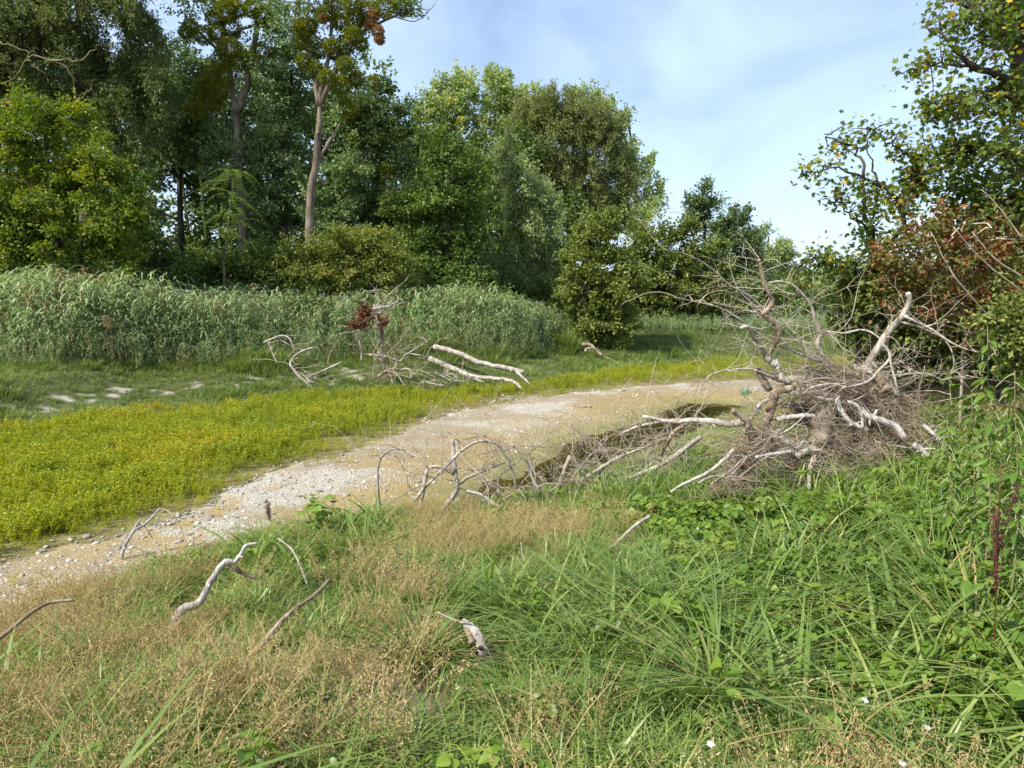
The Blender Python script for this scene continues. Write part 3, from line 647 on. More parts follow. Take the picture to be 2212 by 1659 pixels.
for lab, D, tk, bl in (('low dark shrub in the shade right of the yellow-green bush', 33, [(330,600),(335,560),(338,520)], [(330,560,70,46),(400,575,60,36),(290,520,40,50)]),
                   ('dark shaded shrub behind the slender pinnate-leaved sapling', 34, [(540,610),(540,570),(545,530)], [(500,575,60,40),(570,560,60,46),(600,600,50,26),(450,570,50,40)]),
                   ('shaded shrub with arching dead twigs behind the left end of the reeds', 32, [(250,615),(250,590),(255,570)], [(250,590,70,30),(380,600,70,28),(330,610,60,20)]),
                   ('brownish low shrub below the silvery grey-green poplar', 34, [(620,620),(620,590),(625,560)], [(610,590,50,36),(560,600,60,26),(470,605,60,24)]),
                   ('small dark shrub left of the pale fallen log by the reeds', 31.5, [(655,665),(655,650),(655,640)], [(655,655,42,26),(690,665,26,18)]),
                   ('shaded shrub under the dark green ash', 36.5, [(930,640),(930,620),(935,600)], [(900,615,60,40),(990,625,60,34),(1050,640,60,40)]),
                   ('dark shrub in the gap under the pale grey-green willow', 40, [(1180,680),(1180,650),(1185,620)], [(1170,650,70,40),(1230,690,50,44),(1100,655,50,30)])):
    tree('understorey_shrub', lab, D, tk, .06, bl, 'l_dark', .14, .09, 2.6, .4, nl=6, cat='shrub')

# deeper wood behind the named trees
def mass(name, blobs, mat, L, Wd, cover, rc, label, stemsx=()):
    mb = MB()
    for b, D in blobs: ell_leaves(mb, [b], D, cover, L, Wd, rc, 'round', -.1)
    for px, D in stemsx:
        b = at(px, 600, D); z = T(b[0], D)
        limb(mb, [np.array([b[0], D, z-.2]), np.array([b[0]+rng.normal()*.2, D, z+4]), np.array([b[0]+rng.normal()*.6, D, z+11])], .16, .07, 8, 6)
    o = mb.build(name, M[mat]); return tag(o, label, 'woodland', None, 'stuff')
bl = []
for i in range(46):
    x = -420 + i*36 + rng.uniform(-20, 20)
    gap = 320 < x < 470
    bl.append(((x, rng.uniform(300, 420) if not gap else rng.uniform(310, 350), 62, rng.uniform(55, 80)), rng.uniform(50, 60)))
    bl.append(((x, 545, 60, 46), rng.uniform(44, 52)))
    bl.append(((x, 600, 60, 34), rng.uniform(42, 47)))
    bl.append(((x, 460 if not gap else 480, 58 if not gap else 34, 55 if not gap else 40), rng.uniform(44, 54)))
    if x < 800: bl.append(((x, rng.uniform(180, 260), 50, 60), rng.uniform(50, 58)))
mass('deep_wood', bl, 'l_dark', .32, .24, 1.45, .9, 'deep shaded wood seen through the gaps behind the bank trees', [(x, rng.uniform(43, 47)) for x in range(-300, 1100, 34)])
bl = [((x, 612+rng.uniform(-8, 8), 60, 34), rng.uniform(100, 135)) for x in range(1560, 2900, 40)] + [((x, 640, 60, 24), rng.uniform(95, 120)) for x in range(1560, 2900, 40)]
mass('far_wood', bl, 'l_bluegreen', .6, .48, 1.8, 1.6, 'far low line of trees closing the view beyond the bend')

# slender pinnate sapling
D = 33.0; base = np.array([at(480, 612, D)[0], D, 0]); base[2] = T(base[0], D)
sp = empty('pinnate_sapling', base, 'slender pale-stemmed sapling with fern-like pinnate fronds', 'sapling')
mb = MB(); P = [base-[0, 0, .1]] + [at(a, b, D) for a, b in ((484,560),(492,490),(499,430),(505,372))]
Q = limb(mb, P, .045, .014, 16, 6, .01)
lm = MB(); fr = []
for j in range(60):
    s = Q[rng.integers(5, 16)] if j > 10 else Q[-1]
    a = rng.uniform(0, 2*math.pi); ln = rng.uniform(.7, 1.4); el = rng.uniform(-.15, .75)
    t = np.linspace(0, 1, 7)[:, None]; dh = np.array([math.cos(a), math.sin(a), 0])
    off = dh*(.5 if j > 10 and rng.uniform() < .6 else 0)*rng.uniform(.2, 1)
    F = s + off + dh*ln*t + np.array([0, 0, 1])*ln*(el*t - .75*t*t); fr.append(F)
    tt = np.linspace(.12, 1, 11); C_ = np.stack([np.interp(tt, t[:, 0], F[:, k]) for k in range(3)], -1)
    sd = np.array([-math.sin(a), math.cos(a), 0])
    for sg in (-1, 1):
        leaves(lm, C_, np.repeat((sd*sg+dh*.35+[0, 0, -.15])[None], 11, 0)+rng.normal(size=(11, 3))*.12, .20*(1-.35*tt), .075, rng.uniform(.2, 1, 11), up=2.0)
fr = np.array(fr); tubes(mb, fr, np.full(fr.shape[:2], .006), 3)
mb.build('stem', M['bark'], sp, True, origin=base); lm.build('crown', M['l_sumac'], sp, origin=base)

# ------------------------------------------------------------------ right bank: maples, red shrub, undergrowth
def maple_leaf_geo():
    a = np.radians([90, 66, 50, 38, 22, 8, -25, -70, -90, -110, -155, 172, 158, 142, 130, 114])
    r = np.array([1.0, .52, .60, .86, .50, .66, .34, .42, .12, .42, .34, .66, .50, .86, .60, .52])
    V = np.stack([r*np.cos(a), r*np.sin(a)+.35, .10*np.abs(np.cos(a))*r], -1); V = np.vstack([[0, .35, 0], V])*.5
    n = len(a); Tt = np.array([[0, 1+i, 1+(i+1) % n] for i in range(n)]); return V, Tt
MV, MT = maple_leaf_geo()
def basis(D, up=.8):
    n = len(D); D = unit(D); nr = rng.normal(size=(n, 3))*.7; nr[:, 2] = np.abs(nr[:, 2])+up
    s = unit(np.cross(D, nr)); return np.stack([s, D, np.cross(s, D)], -1)
LEAFM = []
for tv in (.1, .3, .45, .62, .88, .97):
    LEAFM.append(mesh('maple_leaf', MV, None, MT, M['l_maple'], np.full(len(MT), tv)))
def maple(label, D, trunk, r0, limbs, blobs, dens, ybias, nparts):
    P = [at(a, b, D) for a, b in trunk]; b0 = P[0].copy(); b0[2] = T(b0[0], D); P[0] = b0-[0, 0, .1]
    root = empty('maple_tree', b0, label, 'tree'); tb = MB()
    Qs = [limb(tb, P, r0, r0*.35, 16, 8, .02)]
    for px, a, b in limbs: Qs.append(limb(tb, [at(q[0], q[1], D+q[2]) for q in px], a, b, 14, 7, .025))
    allq = np.vstack(Qs)
    pos = []; dr = []; tw = []; 
    for (cx, cy, rx, ry, dz, n) in blobs:
        c = at(cx, cy, D+dz); s = (D+dz)/FPX; R3 = np.array([rx*s, max(rx, ry)*s*.8, ry*s])
        nt_ = max(3, int(n*dens/9))
        d = unit(rng.normal(size=(nt_, 3))); tip = c + d*R3*(rng.uniform(0.1, 1, nt_)**.5)[:, None]
        for e in tip:
            k = allq[rng.choice(len(allq), 60)]; sN = k[np.argmin(np.linalg.norm(k-e, axis=1))]
            ln = np.linalg.norm(e-sN); mid = .5*(sN+e)+np.array([0, 0, .1*ln])+rng.normal(size=3)*.06*ln
            tw.append(resample([sN, mid, e], 7)); 
            m_ = rng.integers(6, 12); tt = rng.uniform(.5 if ln > 1 else .35, 1.05, m_)
            F = tw[-1]; C_ = np.stack([np.interp(tt, np.linspace(0, 1, 7), F[:, kk]) for kk in range(3)], -1)
            C_ = C_ + rng.normal(size=(m_, 3))*.10
            pos.append(C_); dd_ = rng.normal(size=(m_, 3))*.8 + unit(e-sN)*.7 + [0, 0, -.55]; dr.append(dd_)
    tw = np.array(tw); t7 = np.linspace(0, 1, 7)
    tubes(tb, tw, .011*(1-.75*t7)[None].repeat(len(tw), 0), 4, cap=False)
    tb.build('trunk', M['bark_dark'], root, True, origin=b0)
    pos = np.vstack(pos); dr = np.vstack(dr); n = len(pos); B = basis(dr)
    sz = rng.uniform(.085, .155, n); tint = np.clip(rng.beta(2, 3.2, n)*.75 + ybias*np.clip((fbm(pos[:, 0], pos[:, 2], .8, 3)-.45)*2, 0, 1), 0, 1)
    y_ = rng.uniform(size=n) < .06+ybias*.12; tint = np.where(y_, rng.uniform(.70, .97, n), tint)
    # the leaves that show largest stand as single parts
    pick = np.argsort(np.linalg.norm(pos-CAM, axis=1) + rng.uniform(0, 2.5, n))[:nparts]
    rest = np.setdiff1d(np.arange(n), pick)
    V = pos[rest][:, None] + np.einsum('nij,kj->nki', B[rest]*sz[rest][:, None, None], MV)
    mb = MB(); k = len(MV); Tt = (np.arange(len(rest))*k)[:, None, None] + MT[None]
    mb.add(V.reshape(-1, 3), None, Tt.reshape(-1, 3), None, np.repeat(tint[rest], len(MT)))
    cr = mb.build('crown', M['l_maple'], root, origin=b0); cr['kind'] = 'stuff'
    from mathutils import Matrix
    lev = np.array([.1, .3, .45, .62, .88, .97])
    for i in pick:
        o = bpy.data.objects.new('leaf', LEAFM[int(np.argmin(np.abs(lev-tint[i])))]); COL.objects.link(o); o.parent = root
        m4 = Matrix([list(B[i][r]*sz[i]) + [float(pos[i][r]-b0[r])] for r in range(3)] + [[0, 0, 0, 1]])
        o.matrix_local = m4
    return root
maple('slender maple with yellowing leaves leaning out over the dead tree', 12,
      [(1858,700),(1868,633),(1888,553),(1880,493),(1866,430),(1863,385)], .06,
      [([(1882,600,0),(1925,530,-.3),(1958,463,-.5),(1925,420,-.6),(1898,397,-.6),(1865,383,-.6),(1825,367,-.6),(1788,363,-.6)], .042, .012),
       ([(1865,383,-.6),(1862,345,-.6),(1840,320,-.5),(1800,300,-.5),(1780,290,-.5)], .025, .008), ([(1958,463,-.5),(1972,396,-.3),(1975,360,-.3),(2002,323,-.2),(2008,295,-.2)], .03, .009),
       ([(1990,335,-.2),(1950,325,-.3),(1920,305,-.4),(1880,280,-.5)], .022, .007), ([(1880,500,0),(1850,470,-.3),(1810,440,-.5),(1770,430,-.6)], .02, .006),
       ([(1878,610,0),(1840,580,-.3),(1790,560,-.5),(1740,565,-.6)], .03, .008), ([(1895,400,-.6),(1880,350,-.7),(1870,300,-.7)], .02, .006), ([(1788,363,-.6),(1750,372,-.6),(1725,385,-.6)], .012, .004)],
      [(1760,372,38,26,-.6,60),(1815,330,46,40,-.5,60),(1850,292,46,26,-.5,60),(1925,290,60,26,-.4,70),(1835,420,60,30,-.5,110),(1905,450,50,42,-.4,170),(1965,340,46,40,-.3,110),(2005,385,60,50,-.2,220),(1770,565,52,34,-.5,120),(1830,600,54,60,-.3,220),(1722,612,34,34,-.4,60),(1890,530,60,44,-.2,200),(1950,420,50,40,0,170),(1850,660,60,50,.3,220),(1940,600,60,60,.5,220)],
      1.9, .34, 170)
maple('big full-crowned maple whose boughs reach in over the right bank', 11,
      [(2290,760),(2285,560),(2270,380),(2240,250),(2200,150),(2180,-40)], .20,
      [([(2240,260,0),(2172,187,-.5),(2148,163,-.6),(2115,143,-.7),(2092,133,-.7),(2050,95,-.8),(2000,60,-.8)], .07, .012), ([(2172,187,-.5),(2110,200,-.6),(2050,220,-.7),(2000,235,-.7)], .03, .008), ([(2200,140,0),(2160,80,-.3),(2120,30,-.5),(2060,0,-.6)], .05, .01),
       ([(2270,400,0),(2200,340,-.5),(2120,320,-.7),(2060,330,-.8)], .06, .012), ([(2115,143,-.7),(2050,140,-.7),(1990,150,-.8),(1935,155,-.8)], .025, .006), ([(2275,420,0),(2200,440,-.4),(2120,430,-.6)], .05, .01)],
      [(2060,35,60,34,-.7,170),(2130,90,80,60,-.5,330),(2190,30,60,50,-.3,300),(2005,140,60,34,-.7,130),(2080,235,86,36,-.7,330),(2185,215,60,60,-.4,360),(2010,235,40,30,-.7,110),(2130,325,96,64,-.5,620),(2195,400,70,90,-.2,520),(2050,310,50,40,-.6,190),(2120,-50,140,50,0,500),(2260,300,80,160,.2,900),(2260,100,80,120,.2,600)],
      1.5, .12, 130)
tree('red_dogwood_shrub', 'shrub turning rusty red at the foot of the maples', 9.6,
     [(2085,800),(2080,700),(2060,600),(2050,500)], .022,
     [(2000,505,52,40,-.3),(1975,560,62,46,-.4),(2070,555,66,50,-.3),(2045,475,44,30,-.2),(2120,620,84,40,-.3),(2025,620,86,42,-.3),(2185,650,60,46,-.2),(2100,520,60,40,0),(2150,580,80,50,.1),(2060,690,100,40,-.2),(2160,720,90,40,-.2),(1930,545,44,36,-.3),(1940,610,60,40,-.2),(2160,500,60,50,.1)], 'l_red', .075, .045, 1.25, .26, cat='shrub', bark='twig',
     extra=[([(2150,700,-.4),(2080,620,-.6),(2040,560,-.6),(2010,500,-.6)], .014, .005), ([(2212,600,-.5),(2150,560,-.6),(2100,500,-.6)], .016, .005), ([(2220,640,-.6),(2120,560,-.7),(2060,490,-.7)], .012, .004), ([(2210,520,-.6),(2160,450,-.6),(2120,410,-.6)], .010, .004)], nl=40)
tree('hawthorn_shrub', 'dense dark small-leaved shrub behind the rusty red one', 10.9,
     [(2160,800),(2160,650),(2150,540),(2140,420)], .07,
     [(2150,440,86,70),(2110,545,90,60),(2190,540,66,80),(2060,480,60,50,.5),(2200,680,70,70),(2080,660,90,50,.3)], 'l_ash', .10, .065, 2.6, .36, cat='shrub', nl=40)
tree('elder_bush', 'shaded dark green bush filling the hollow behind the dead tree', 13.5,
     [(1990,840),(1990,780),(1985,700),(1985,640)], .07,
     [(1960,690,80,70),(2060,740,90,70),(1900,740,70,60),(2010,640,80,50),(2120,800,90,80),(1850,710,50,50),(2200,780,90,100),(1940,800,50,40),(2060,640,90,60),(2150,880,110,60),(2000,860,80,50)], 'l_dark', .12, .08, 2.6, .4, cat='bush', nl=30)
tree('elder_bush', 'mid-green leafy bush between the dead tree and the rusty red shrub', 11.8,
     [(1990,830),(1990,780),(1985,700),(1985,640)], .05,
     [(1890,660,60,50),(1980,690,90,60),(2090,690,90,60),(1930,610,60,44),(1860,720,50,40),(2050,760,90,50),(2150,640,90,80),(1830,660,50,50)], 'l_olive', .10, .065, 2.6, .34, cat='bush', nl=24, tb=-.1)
tree('elder_bush', 'green bush at the right edge below the rusty red shrub', 8.0,
     [(2230,900),(2230,800),(2220,720),(2210,650)], .04,
     [(2190,720,70,50),(2150,690,50,36),(2230,790,60,60),(2250,680,80,80)], 'l_olive', .07, .045, 1.8, .22, cat='bush', nl=30)

# ------------------------------------------------------------------ dead wood
def branch(root, name, pts, D0, D1, r0, r1, mat, base, n=None, sides=8, jit=.10, power=1.0, z=2.0, snap=False):
    """traced dead branch; its depth runs from D0 at the first point to D1 at the last"""
    z_ = np.linspace(0, 1, len(pts)); n = n or max(8, 4*len(pts))
    P = [at(a, b, D0+(D1-D0)*t) for (a, b), t in zip(pts, z_)]
    Q = resample(P, n, 0); t = np.linspace(0, 1, n); rr = (r0+(r1-r0)*t**power)*(1+(.06 if r0 < .08 else .02)*rng.normal(size=n))
    Q[1:-1] += rng.normal(size=(n-2, 3))*(jit*rr[1:-1])[:, None]
    mb = MB(); tubes(mb, Q, rr, sides)
    for k in range(2):                                   # knots and snapped side stubs
        if r0 > .02:
            i = rng.integers(2, n-2); d = unit(rng.normal(size=3)); q = np.array([Q[i], Q[i]+d*rr[i]*2.2, Q[i]+d*rr[i]*2.6+rng.normal(size=3)*rr[i]*.4])
            tubes(mb, q, np.array([rr[i]*.55, rr[i]*.4, rr[i]*.15]), 5)
    o = mb.build(name, mat, root, True, origin=base); return Q
def twigs(root, name, starts, dirs, ln, r, mat, base, K=7, curl=.35, droop=-.1, stuff=True):
    n = len(starts); D = unit(dirs); t = np.linspace(0, 1, K)
    ln = np.broadcast_to(ln, (n,)); c1 = rng.normal(size=(n, 3))*curl; c2 = rng.normal(size=(n, 3))*curl*.6
    P = starts[:, None] + ln[:, None, None]*(D[:, None]*t[None, :, None] + c1[:, None]*(t**2)[None, :, None] + c2[:, None]*np.sin(t*5)[None, :, None]*.25 + np.array([0, 0, droop])*(t**2)[None, :, None])
    P += rng.normal(size=P.shape)*(ln*.012)[:, None, None]
    mb = MB(); rr = np.broadcast_to(r, (n,))[:, None]*(1-.8*t)[None]; tubes(mb, P, rr, 3, rng.uniform(0, 1, n), cap=False)
    o = mb.build(name, mat, root, True, origin=base)
    if stuff: o['kind'] = 'stuff'
    return P
def z6(*p): return [(1475.3+a/3, 553+b/3) for a, b in p]
def z5(*p): return [(737.6+a/3, 553+b/3) for a, b in p]
def z4(*p): return [(a/3, 553+b/3) for a, b in p]
def z7(*p): return [(a/3, 1106+b/3) for a, b in p]
def z8(*p): return [(737.6+a/3, 1106+b/3) for a, b in p]

DB = 8.9
base = gp(1770, 1030); base[1] = DB; base[2] = T(base[0], DB)
FT = empty('fallen_tree', base, 'dead uprooted tree with bare twisted branches and a mat of flood debris', 'fallen tree')
qs = []
def fb(name, pts, d0, d1, r0, r1, mat='drift', **k):
    q_ = 1.08
    qs.append(branch(FT, name, pts, DB+d0, DB+d1, r0*q_, r1*q_, M[mat], base, **k))
fb('trunk', z6((890,1210),(900,1150),(912,1100),(932,1020),(962,950),(1010,890),(1080,800)), -.62, .25, .105, .085, 'bole', sides=16, jit=.02)
fb('trunk', z6((560,870),(480,740),(560,770),(640,800)), .2, .1, .045, .04, 'drift_brown')
fb('branch', z6((740,830),(690,855),(610,880),(590,920),(565,1000),(540,1090)), -.35, -.3, .05, .055, 'drift_brown')
fb('branch', z6((740,800),(690,803),(640,795),(620,755),(612,712),(565,682),(535,650)), -.35, -.3, .047, .038)
fb('branch', z6((535,650),(560,620),(600,560),(622,510),(605,450),(560,408),(520,375),(556,340),(580,290),(550,225),(520,150),(502,60),(492,25)), -.3, -.5, .036, .020, 'drift_brown')
fb('branch', z6((540,640),(490,580),(450,510),(420,462),(378,464)), -.3, -.55, .028, .020)
fb('branch', z6((945,740),(905,640),(872,570),(890,515),(880,470),(852,390),(830,320),(790,265),(720,195),(640,165),(560,172)), .3, .2, .030, .010)
fb('branch', z6((1100,745),(1160,738),(1205,735),(1215,670),(1290,560),(1350,470),(1420,390),(1466,300),(1458,238)), .1, -.1, .062, .028)
fb('branch', z6((1430,388),(1520,430),(1620,480),(1690,530),(1780,582),(1860,610),(1950,625)), -.1, -.5, .016, .006)
fb('branch', z6((1400,425),(1500,450),(1600,490),(1680,530),(1740,610),(1756,700),(1730,772)), -.05, -.3, .014, .006)
fb('branch', z6((890,520),(930,490),(1040,500),(1140,480),(1210,490),(1290,545)), .25, 0, .014, .010)
fb('branch', z6((1295,565),(1342,640),(1320,690),(1260,750),(1220,800),(1150,832),(1030,855)), -.1, -.4, .016, .012)
fb('branch', z6((1340,640),(1352,720),(1380,820),(1398,905)), -.2, -.3, .014, .010)
fb('branch', z6((1180,745),(1260,770),(1320,800),(1360,860),(1400,910)), 0, -.2, .028, .016)
fb('branch', z6((1350,790),(1480,760),(1600,770),(1680,800),(1742,785)), -.1, -.2, .016, .006)
fb('branch', z6((1240,760),(1300,830),(1330,870)), 0, -.2, .06, .05, 'drift_brown')
fb('branch', z6((730,1276),(690,1270),(560,1290),(472,1305)), -.75, -1.0, .026, .016, 'drift_white')
fb('branch', z6((880,920),(930,932),(975,930)), -.5, -.5, .022, .018, 'drift_white')
fb('branch', z6((1065,945),(1130,970),(1160,1040),(1165,1115)), -.5, -.6, .020, .015, 'drift_white')
fb('branch', z6((1150,1000),(1230,1050),(1370,1100),(1442,1185)), -.4, -.7, .042, .034, 'drift_white')
fb('branch', z6((1000,900),(1020,990),(1090,1080),(1200,1130)), -.4, -.6, .03, .026, 'drift_white')
fb('branch', z6((1560,1098),(1620,1150),(1692,1218)), -.5, -.8, .024, .016, 'drift_white')
fb('branch', z6((1490,1220),(1540,1250),(1592,1300)), -.8, -.9, .034, .028, 'drift_white')
fb('branch', z6((630,1170),(690,1215),(740,1242),(782,1200)), -.7, -.8, .022, .012, 'drift_white')
fb('branch', z6((822,1530),(818,1460),(824,1390),(850,1300)), -1.15, -.8, .018, .03)
fb('branch', z6((850,1255),(800,1265),(740,1290)), -.75, -.85, .045, .03)
fb('branch', z6((780,895),(830,855),(930,832),(1030,830)), -.4, -.3, .014, .010)
fb('branch', z6((610,1060),(700,1045),(790,1035),(850,1040)), -.4, -.4, .034, .026)
fb('branch', z6((-260,1040),(-60,1075),(60,1062),(180,1072),(310,1088),(420,1070)), .5, -.2, .022, .045)
fb('branch', z6((335,1255),(260,1330),(150,1410),(0,1480),(-80,1530)), -.6, -.7, .026, .014)
fb('branch', z6((320,1000),(370,1035),(420,1080),(410,1140)), -.6, -.5, .03, .04, 'drift_brown')
fb('branch', z6((460,1030),(500,960),(560,930),(640,915)), -.3, -.3, .026, .014)
fb('branch', z6((560,380),(430,260),(290,180),(210,100),(110,30),(0,-20)), -.3, -.6, .014, .004)
fb('branch', z6((900,690),(700,610),(540,540),(400,430),(250,340),(120,305),(-60,265)), -.1, -.4, .014, .004)
fb('branch', z6((700,480),(560,390),(440,300),(350,200),(300,60)), .1, .2, .010, .003)
fb('branch', z6((620,800),(450,735),(300,740),(180,770),(120,850),(75,930)), -.3, -.5, .012, .004)
fb('branch', z6((960,760),(860,680),(780,590),(640,470),(520,400),(380,340),(200,300)), 0, .2, .010, .003)
allq = np.vstack(qs)
# fine twigs sprouting from the branches
n = 260; s = allq[rng.integers(0, len(allq), n)]; k = s[:, 2] > base[2]+.35; s = s[k]; n = len(s)
d = rng.normal(size=(n, 3)); d[:, 2] = np.abs(d[:, 2])*.6+.1; d[:, 0] -= .5*(s[:, 0] < base[0]) - .35*(s[:, 0] > base[0]+.3)
P = twigs(FT, 'twig_spray', s, d, rng.uniform(.2, .8, n), rng.uniform(.004, .008, n), M['twig'], base, K=8, curl=.4)
i = rng.integers(0, len(P), 480); kk = rng.integers(2, 8, 480); s = P[i, kk]
d = unit(P[i, kk]-P[i, kk-1]) + rng.normal(size=(480, 3))*.6
twigs(FT, 'twig_spray', s, d, rng.uniform(.08, .4, 480), rng.uniform(.0022, .004, 480), M['twig'], base, K=6, curl=.35)
# mat of washed-up stalks lying over the trunk
def mat_blob(cx, cy, rx, ry, dz, n, top=True):
    c = at(cx, cy, DB+dz); s = (DB+dz)/FPX; R3 = np.array([rx*s, .55*(rx+ry)/2*s, ry*s])
    d = unit(rng.normal(size=(n, 3))); d[:, 1] = -np.abs(d[:, 1]); p = c + d*R3*(rng.uniform(.55, 1.02, n))[:, None]
    tdir = np.cross(d, rng.normal(size=(n, 3))) + d*rng.normal(size=(n, 1))*.25; tdir[:, 2] -= .25; return p, tdir
Ps, Ds = [], []
for b in ((1820,825,90,46,.15,900),(1770,870,90,50,.0,700),(1900,880,80,50,0,700),(1640,950,56,40,-.4,600),(1610,990,46,34,-.6,260),(1830,960,90,60,-.35,700),(1950,950,60,60,-.3,450),(1740,980,70,50,-.55,450),(1770,1010,60,30,-.8,300),(1580,1040,56,16,-.9,200),(1760,790,40,30,.3,200),(1880,1000,80,40,-.6,300)):
    p, d = mat_blob(*b); Ps.append(p); Ds.append(d)
p = np.vstack(Ps); d = np.vstack(Ds); k_ = rng.uniform(size=len(p)) < .36; p, d = p[k_], d[k_]; d[:, 2] *= .45; n = len(p)
twigs(FT, 'debris_mat', p[:], d[:], rng.uniform(.2, .75, n), rng.uniform(.003, .0065, n), M['mat'], base, K=5, curl=.35)
sel = rng.choice(n, 1200, replace=True)
twigs(FT, 'debris_mat', p[sel]+rng.normal(size=(1200, 3))*.03, d[sel]+rng.normal(size=(1200, 3))*.3, rng.uniform(.12, .6, 1200), rng.uniform(.002, .005, 1200), M['twig'], base, K=5, curl=.35)
bp_ = p[rng.choice(n, 90)]; bd_ = rng.normal(size=(90, 3))*[1, .5, .35]
twigs(FT, 'broken_branches', bp_-bd_*.25, bd_, rng.uniform(.4, 1.2, 90), rng.uniform(.007, .019, 90), M['drift'], base, K=8, curl=.3)
core = MB()   # the packed silt and rotten wood under the mat
for (cx, cy, rx, ry, dz) in ((1820,840,60,30,.35),(1770,890,60,34,.2),(1900,895,55,36,.2),(1640,965,46,30,-.2),(1600,1005,40,26,-.4),(1830,980,60,42,-.1),(1950,965,40,42,-.1),(1740,1000,50,32,-.35),(1880,1020,56,32,-.4)):
    c = at(cx, cy, DB+dz); s = (DB+dz)/FPX; R3 = np.array([rx*s, .45*(rx+ry)/2*s, ry*s])
    th, ph = np.meshgrid(np.linspace(0, math.pi, 11), np.linspace(0, 2*math.pi, 17)[:-1], indexing='ij')
    dv = np.stack([np.sin(th)*np.cos(ph), np.sin(th)*np.sin(ph), np.cos(th)], -1).reshape(-1, 3)
    V = c + dv*R3*(1+.22*(rng.uniform(size=(len(dv), 1))-.5)); I = np.arange(11*16).reshape(11, 16)
    core.add(V, np.stack([I[:-1], np.roll(I, -1, 1)[:-1], np.roll(I, -1, 1)[1:], I[1:]], -1).reshape(-1, 4))
core.build('silt_core', M['drift_brown'], FT, False, origin=base)
# scrap of green net caught on a branch
c = at(1610, 848, DB-.45); mb = MB(); n = 26
twp = c + rng.normal(size=(n, 3))*[.035, .02, .02]; tubes(mb, np.stack([twp, twp+rng.normal(size=(n, 3))*.02, twp+rng.normal(size=(n, 3))*.035], 1), np.full((n, 3), .003), 3)
M['net'] = leaf_mat('green_net', S((0,(.03,.30,.16)),(1,(.05,.4,.22))), .2)
tag(mb.build('plastic_net', M['net']), 'scrap of bright green plastic net snagged on the dead tree', 'net')

# brush along the water's edge
def brush(name, label, basepx, D, lst, tw_n, tw_reg, mats=('drift', 'drift_brown'), cat='dead branches'):
    b = at(basepx[0], basepx[1], D); b[2] = T(b[0], D); root = empty(name, b, label, cat); q = []
    for pts, d0, d1, r0, r1, mt in lst: q.append(branch(root, 'branch', pts, D+d0, D+d1, r0*1.25, r1*1.3, M[mt], b))
    q = np.vstack(q)
    if tw_n:
        s = q[rng.integers(0, len(q), tw_n)]; d = rng.normal(size=(tw_n, 3)); d[:, 2] = np.abs(d[:, 2])*.8; 
        P = twigs(root, 'twig_spray', s, d, rng.uniform(*tw_reg, tw_n), rng.uniform(.005, .009, tw_n)*D/10, M['twig'], b, K=7, curl=.5, droop=-.25)
        m = tw_n*3; i = rng.integers(0, len(P), m); kk = rng.integers(2, 7, m)
        twigs(root, 'twig_spray', P[i, kk], unit(P[i, kk]-P[i, kk-1])+rng.normal(size=(m, 3))*.7, rng.uniform(.1, .4, m)*tw_reg[1]/.9, rng.uniform(.0034, .0055, m)*D/10, M['twig'], b, K=5, curl=.5, droop=-.15)
    return root
Da = gp(950, 1120)[1]-.2
brush('dead_treetop', 'fallen grey treetop with arching twigs bowed over the stony margin', (950,1110), Da, [
  (z5((255,1650),(235,1500),(240,1350),(290,1275),(370,1250),(470,1290),(560,1370)), 0, -.2, .016, .006, 'drift'),
  (z5((290,1275),(330,1285),(370,1320),(412,1392)), 0, -.1, .010, .005, 'drift_brown'),
  (z5((470,1590),(560,1480),(680,1360),(780,1260),(880,1205),(960,1205),(1030,1240),(1080,1330),(1120,1430),(1135,1520)), -.2, .1, .018, .014, 'drift'),
  (z5((1030,1240),(960,1180),(900,1170),(800,1190)), 0, .3, .012, .004, 'drift_brown'),
  (z5((610,1680),(690,1600),(748,1510),(740,1420),(725,1300),(720,1190)), -.3, .1, .034, .022, 'drift'),
  (z5((500,1660),(530,1520),(545,1420),(580,1370),(660,1375),(725,1415)), -.2, 0, .026, .016, 'drift'),
  (z5((760,1475),(850,1420),(960,1380),(1060,1340)), -.1, .2, .022, .008, 'drift'),
  (z5((815,1525),(900,1545),(980,1600),(1075,1642)), -.4, -.5, .018, .012, 'drift_white'),
  (z5((1290,1545),(1240,1440),(1200,1330),(1150,1270),(1080,1200)), 0, .2, .018, .005, 'drift'),
  (z5((960,1580),(940,1480),(880,1410),(800,1370)), -.2, .1, .012, .006, 'drift_brown'),
  (z5((1020,1560),(1020,1440),(1080,1380),(1180,1300),(1240,1240)), 0, .2, .014, .005, 'drift')], 80, (.25, .9))
Dc = gp(1330, 1060)[1]-.2
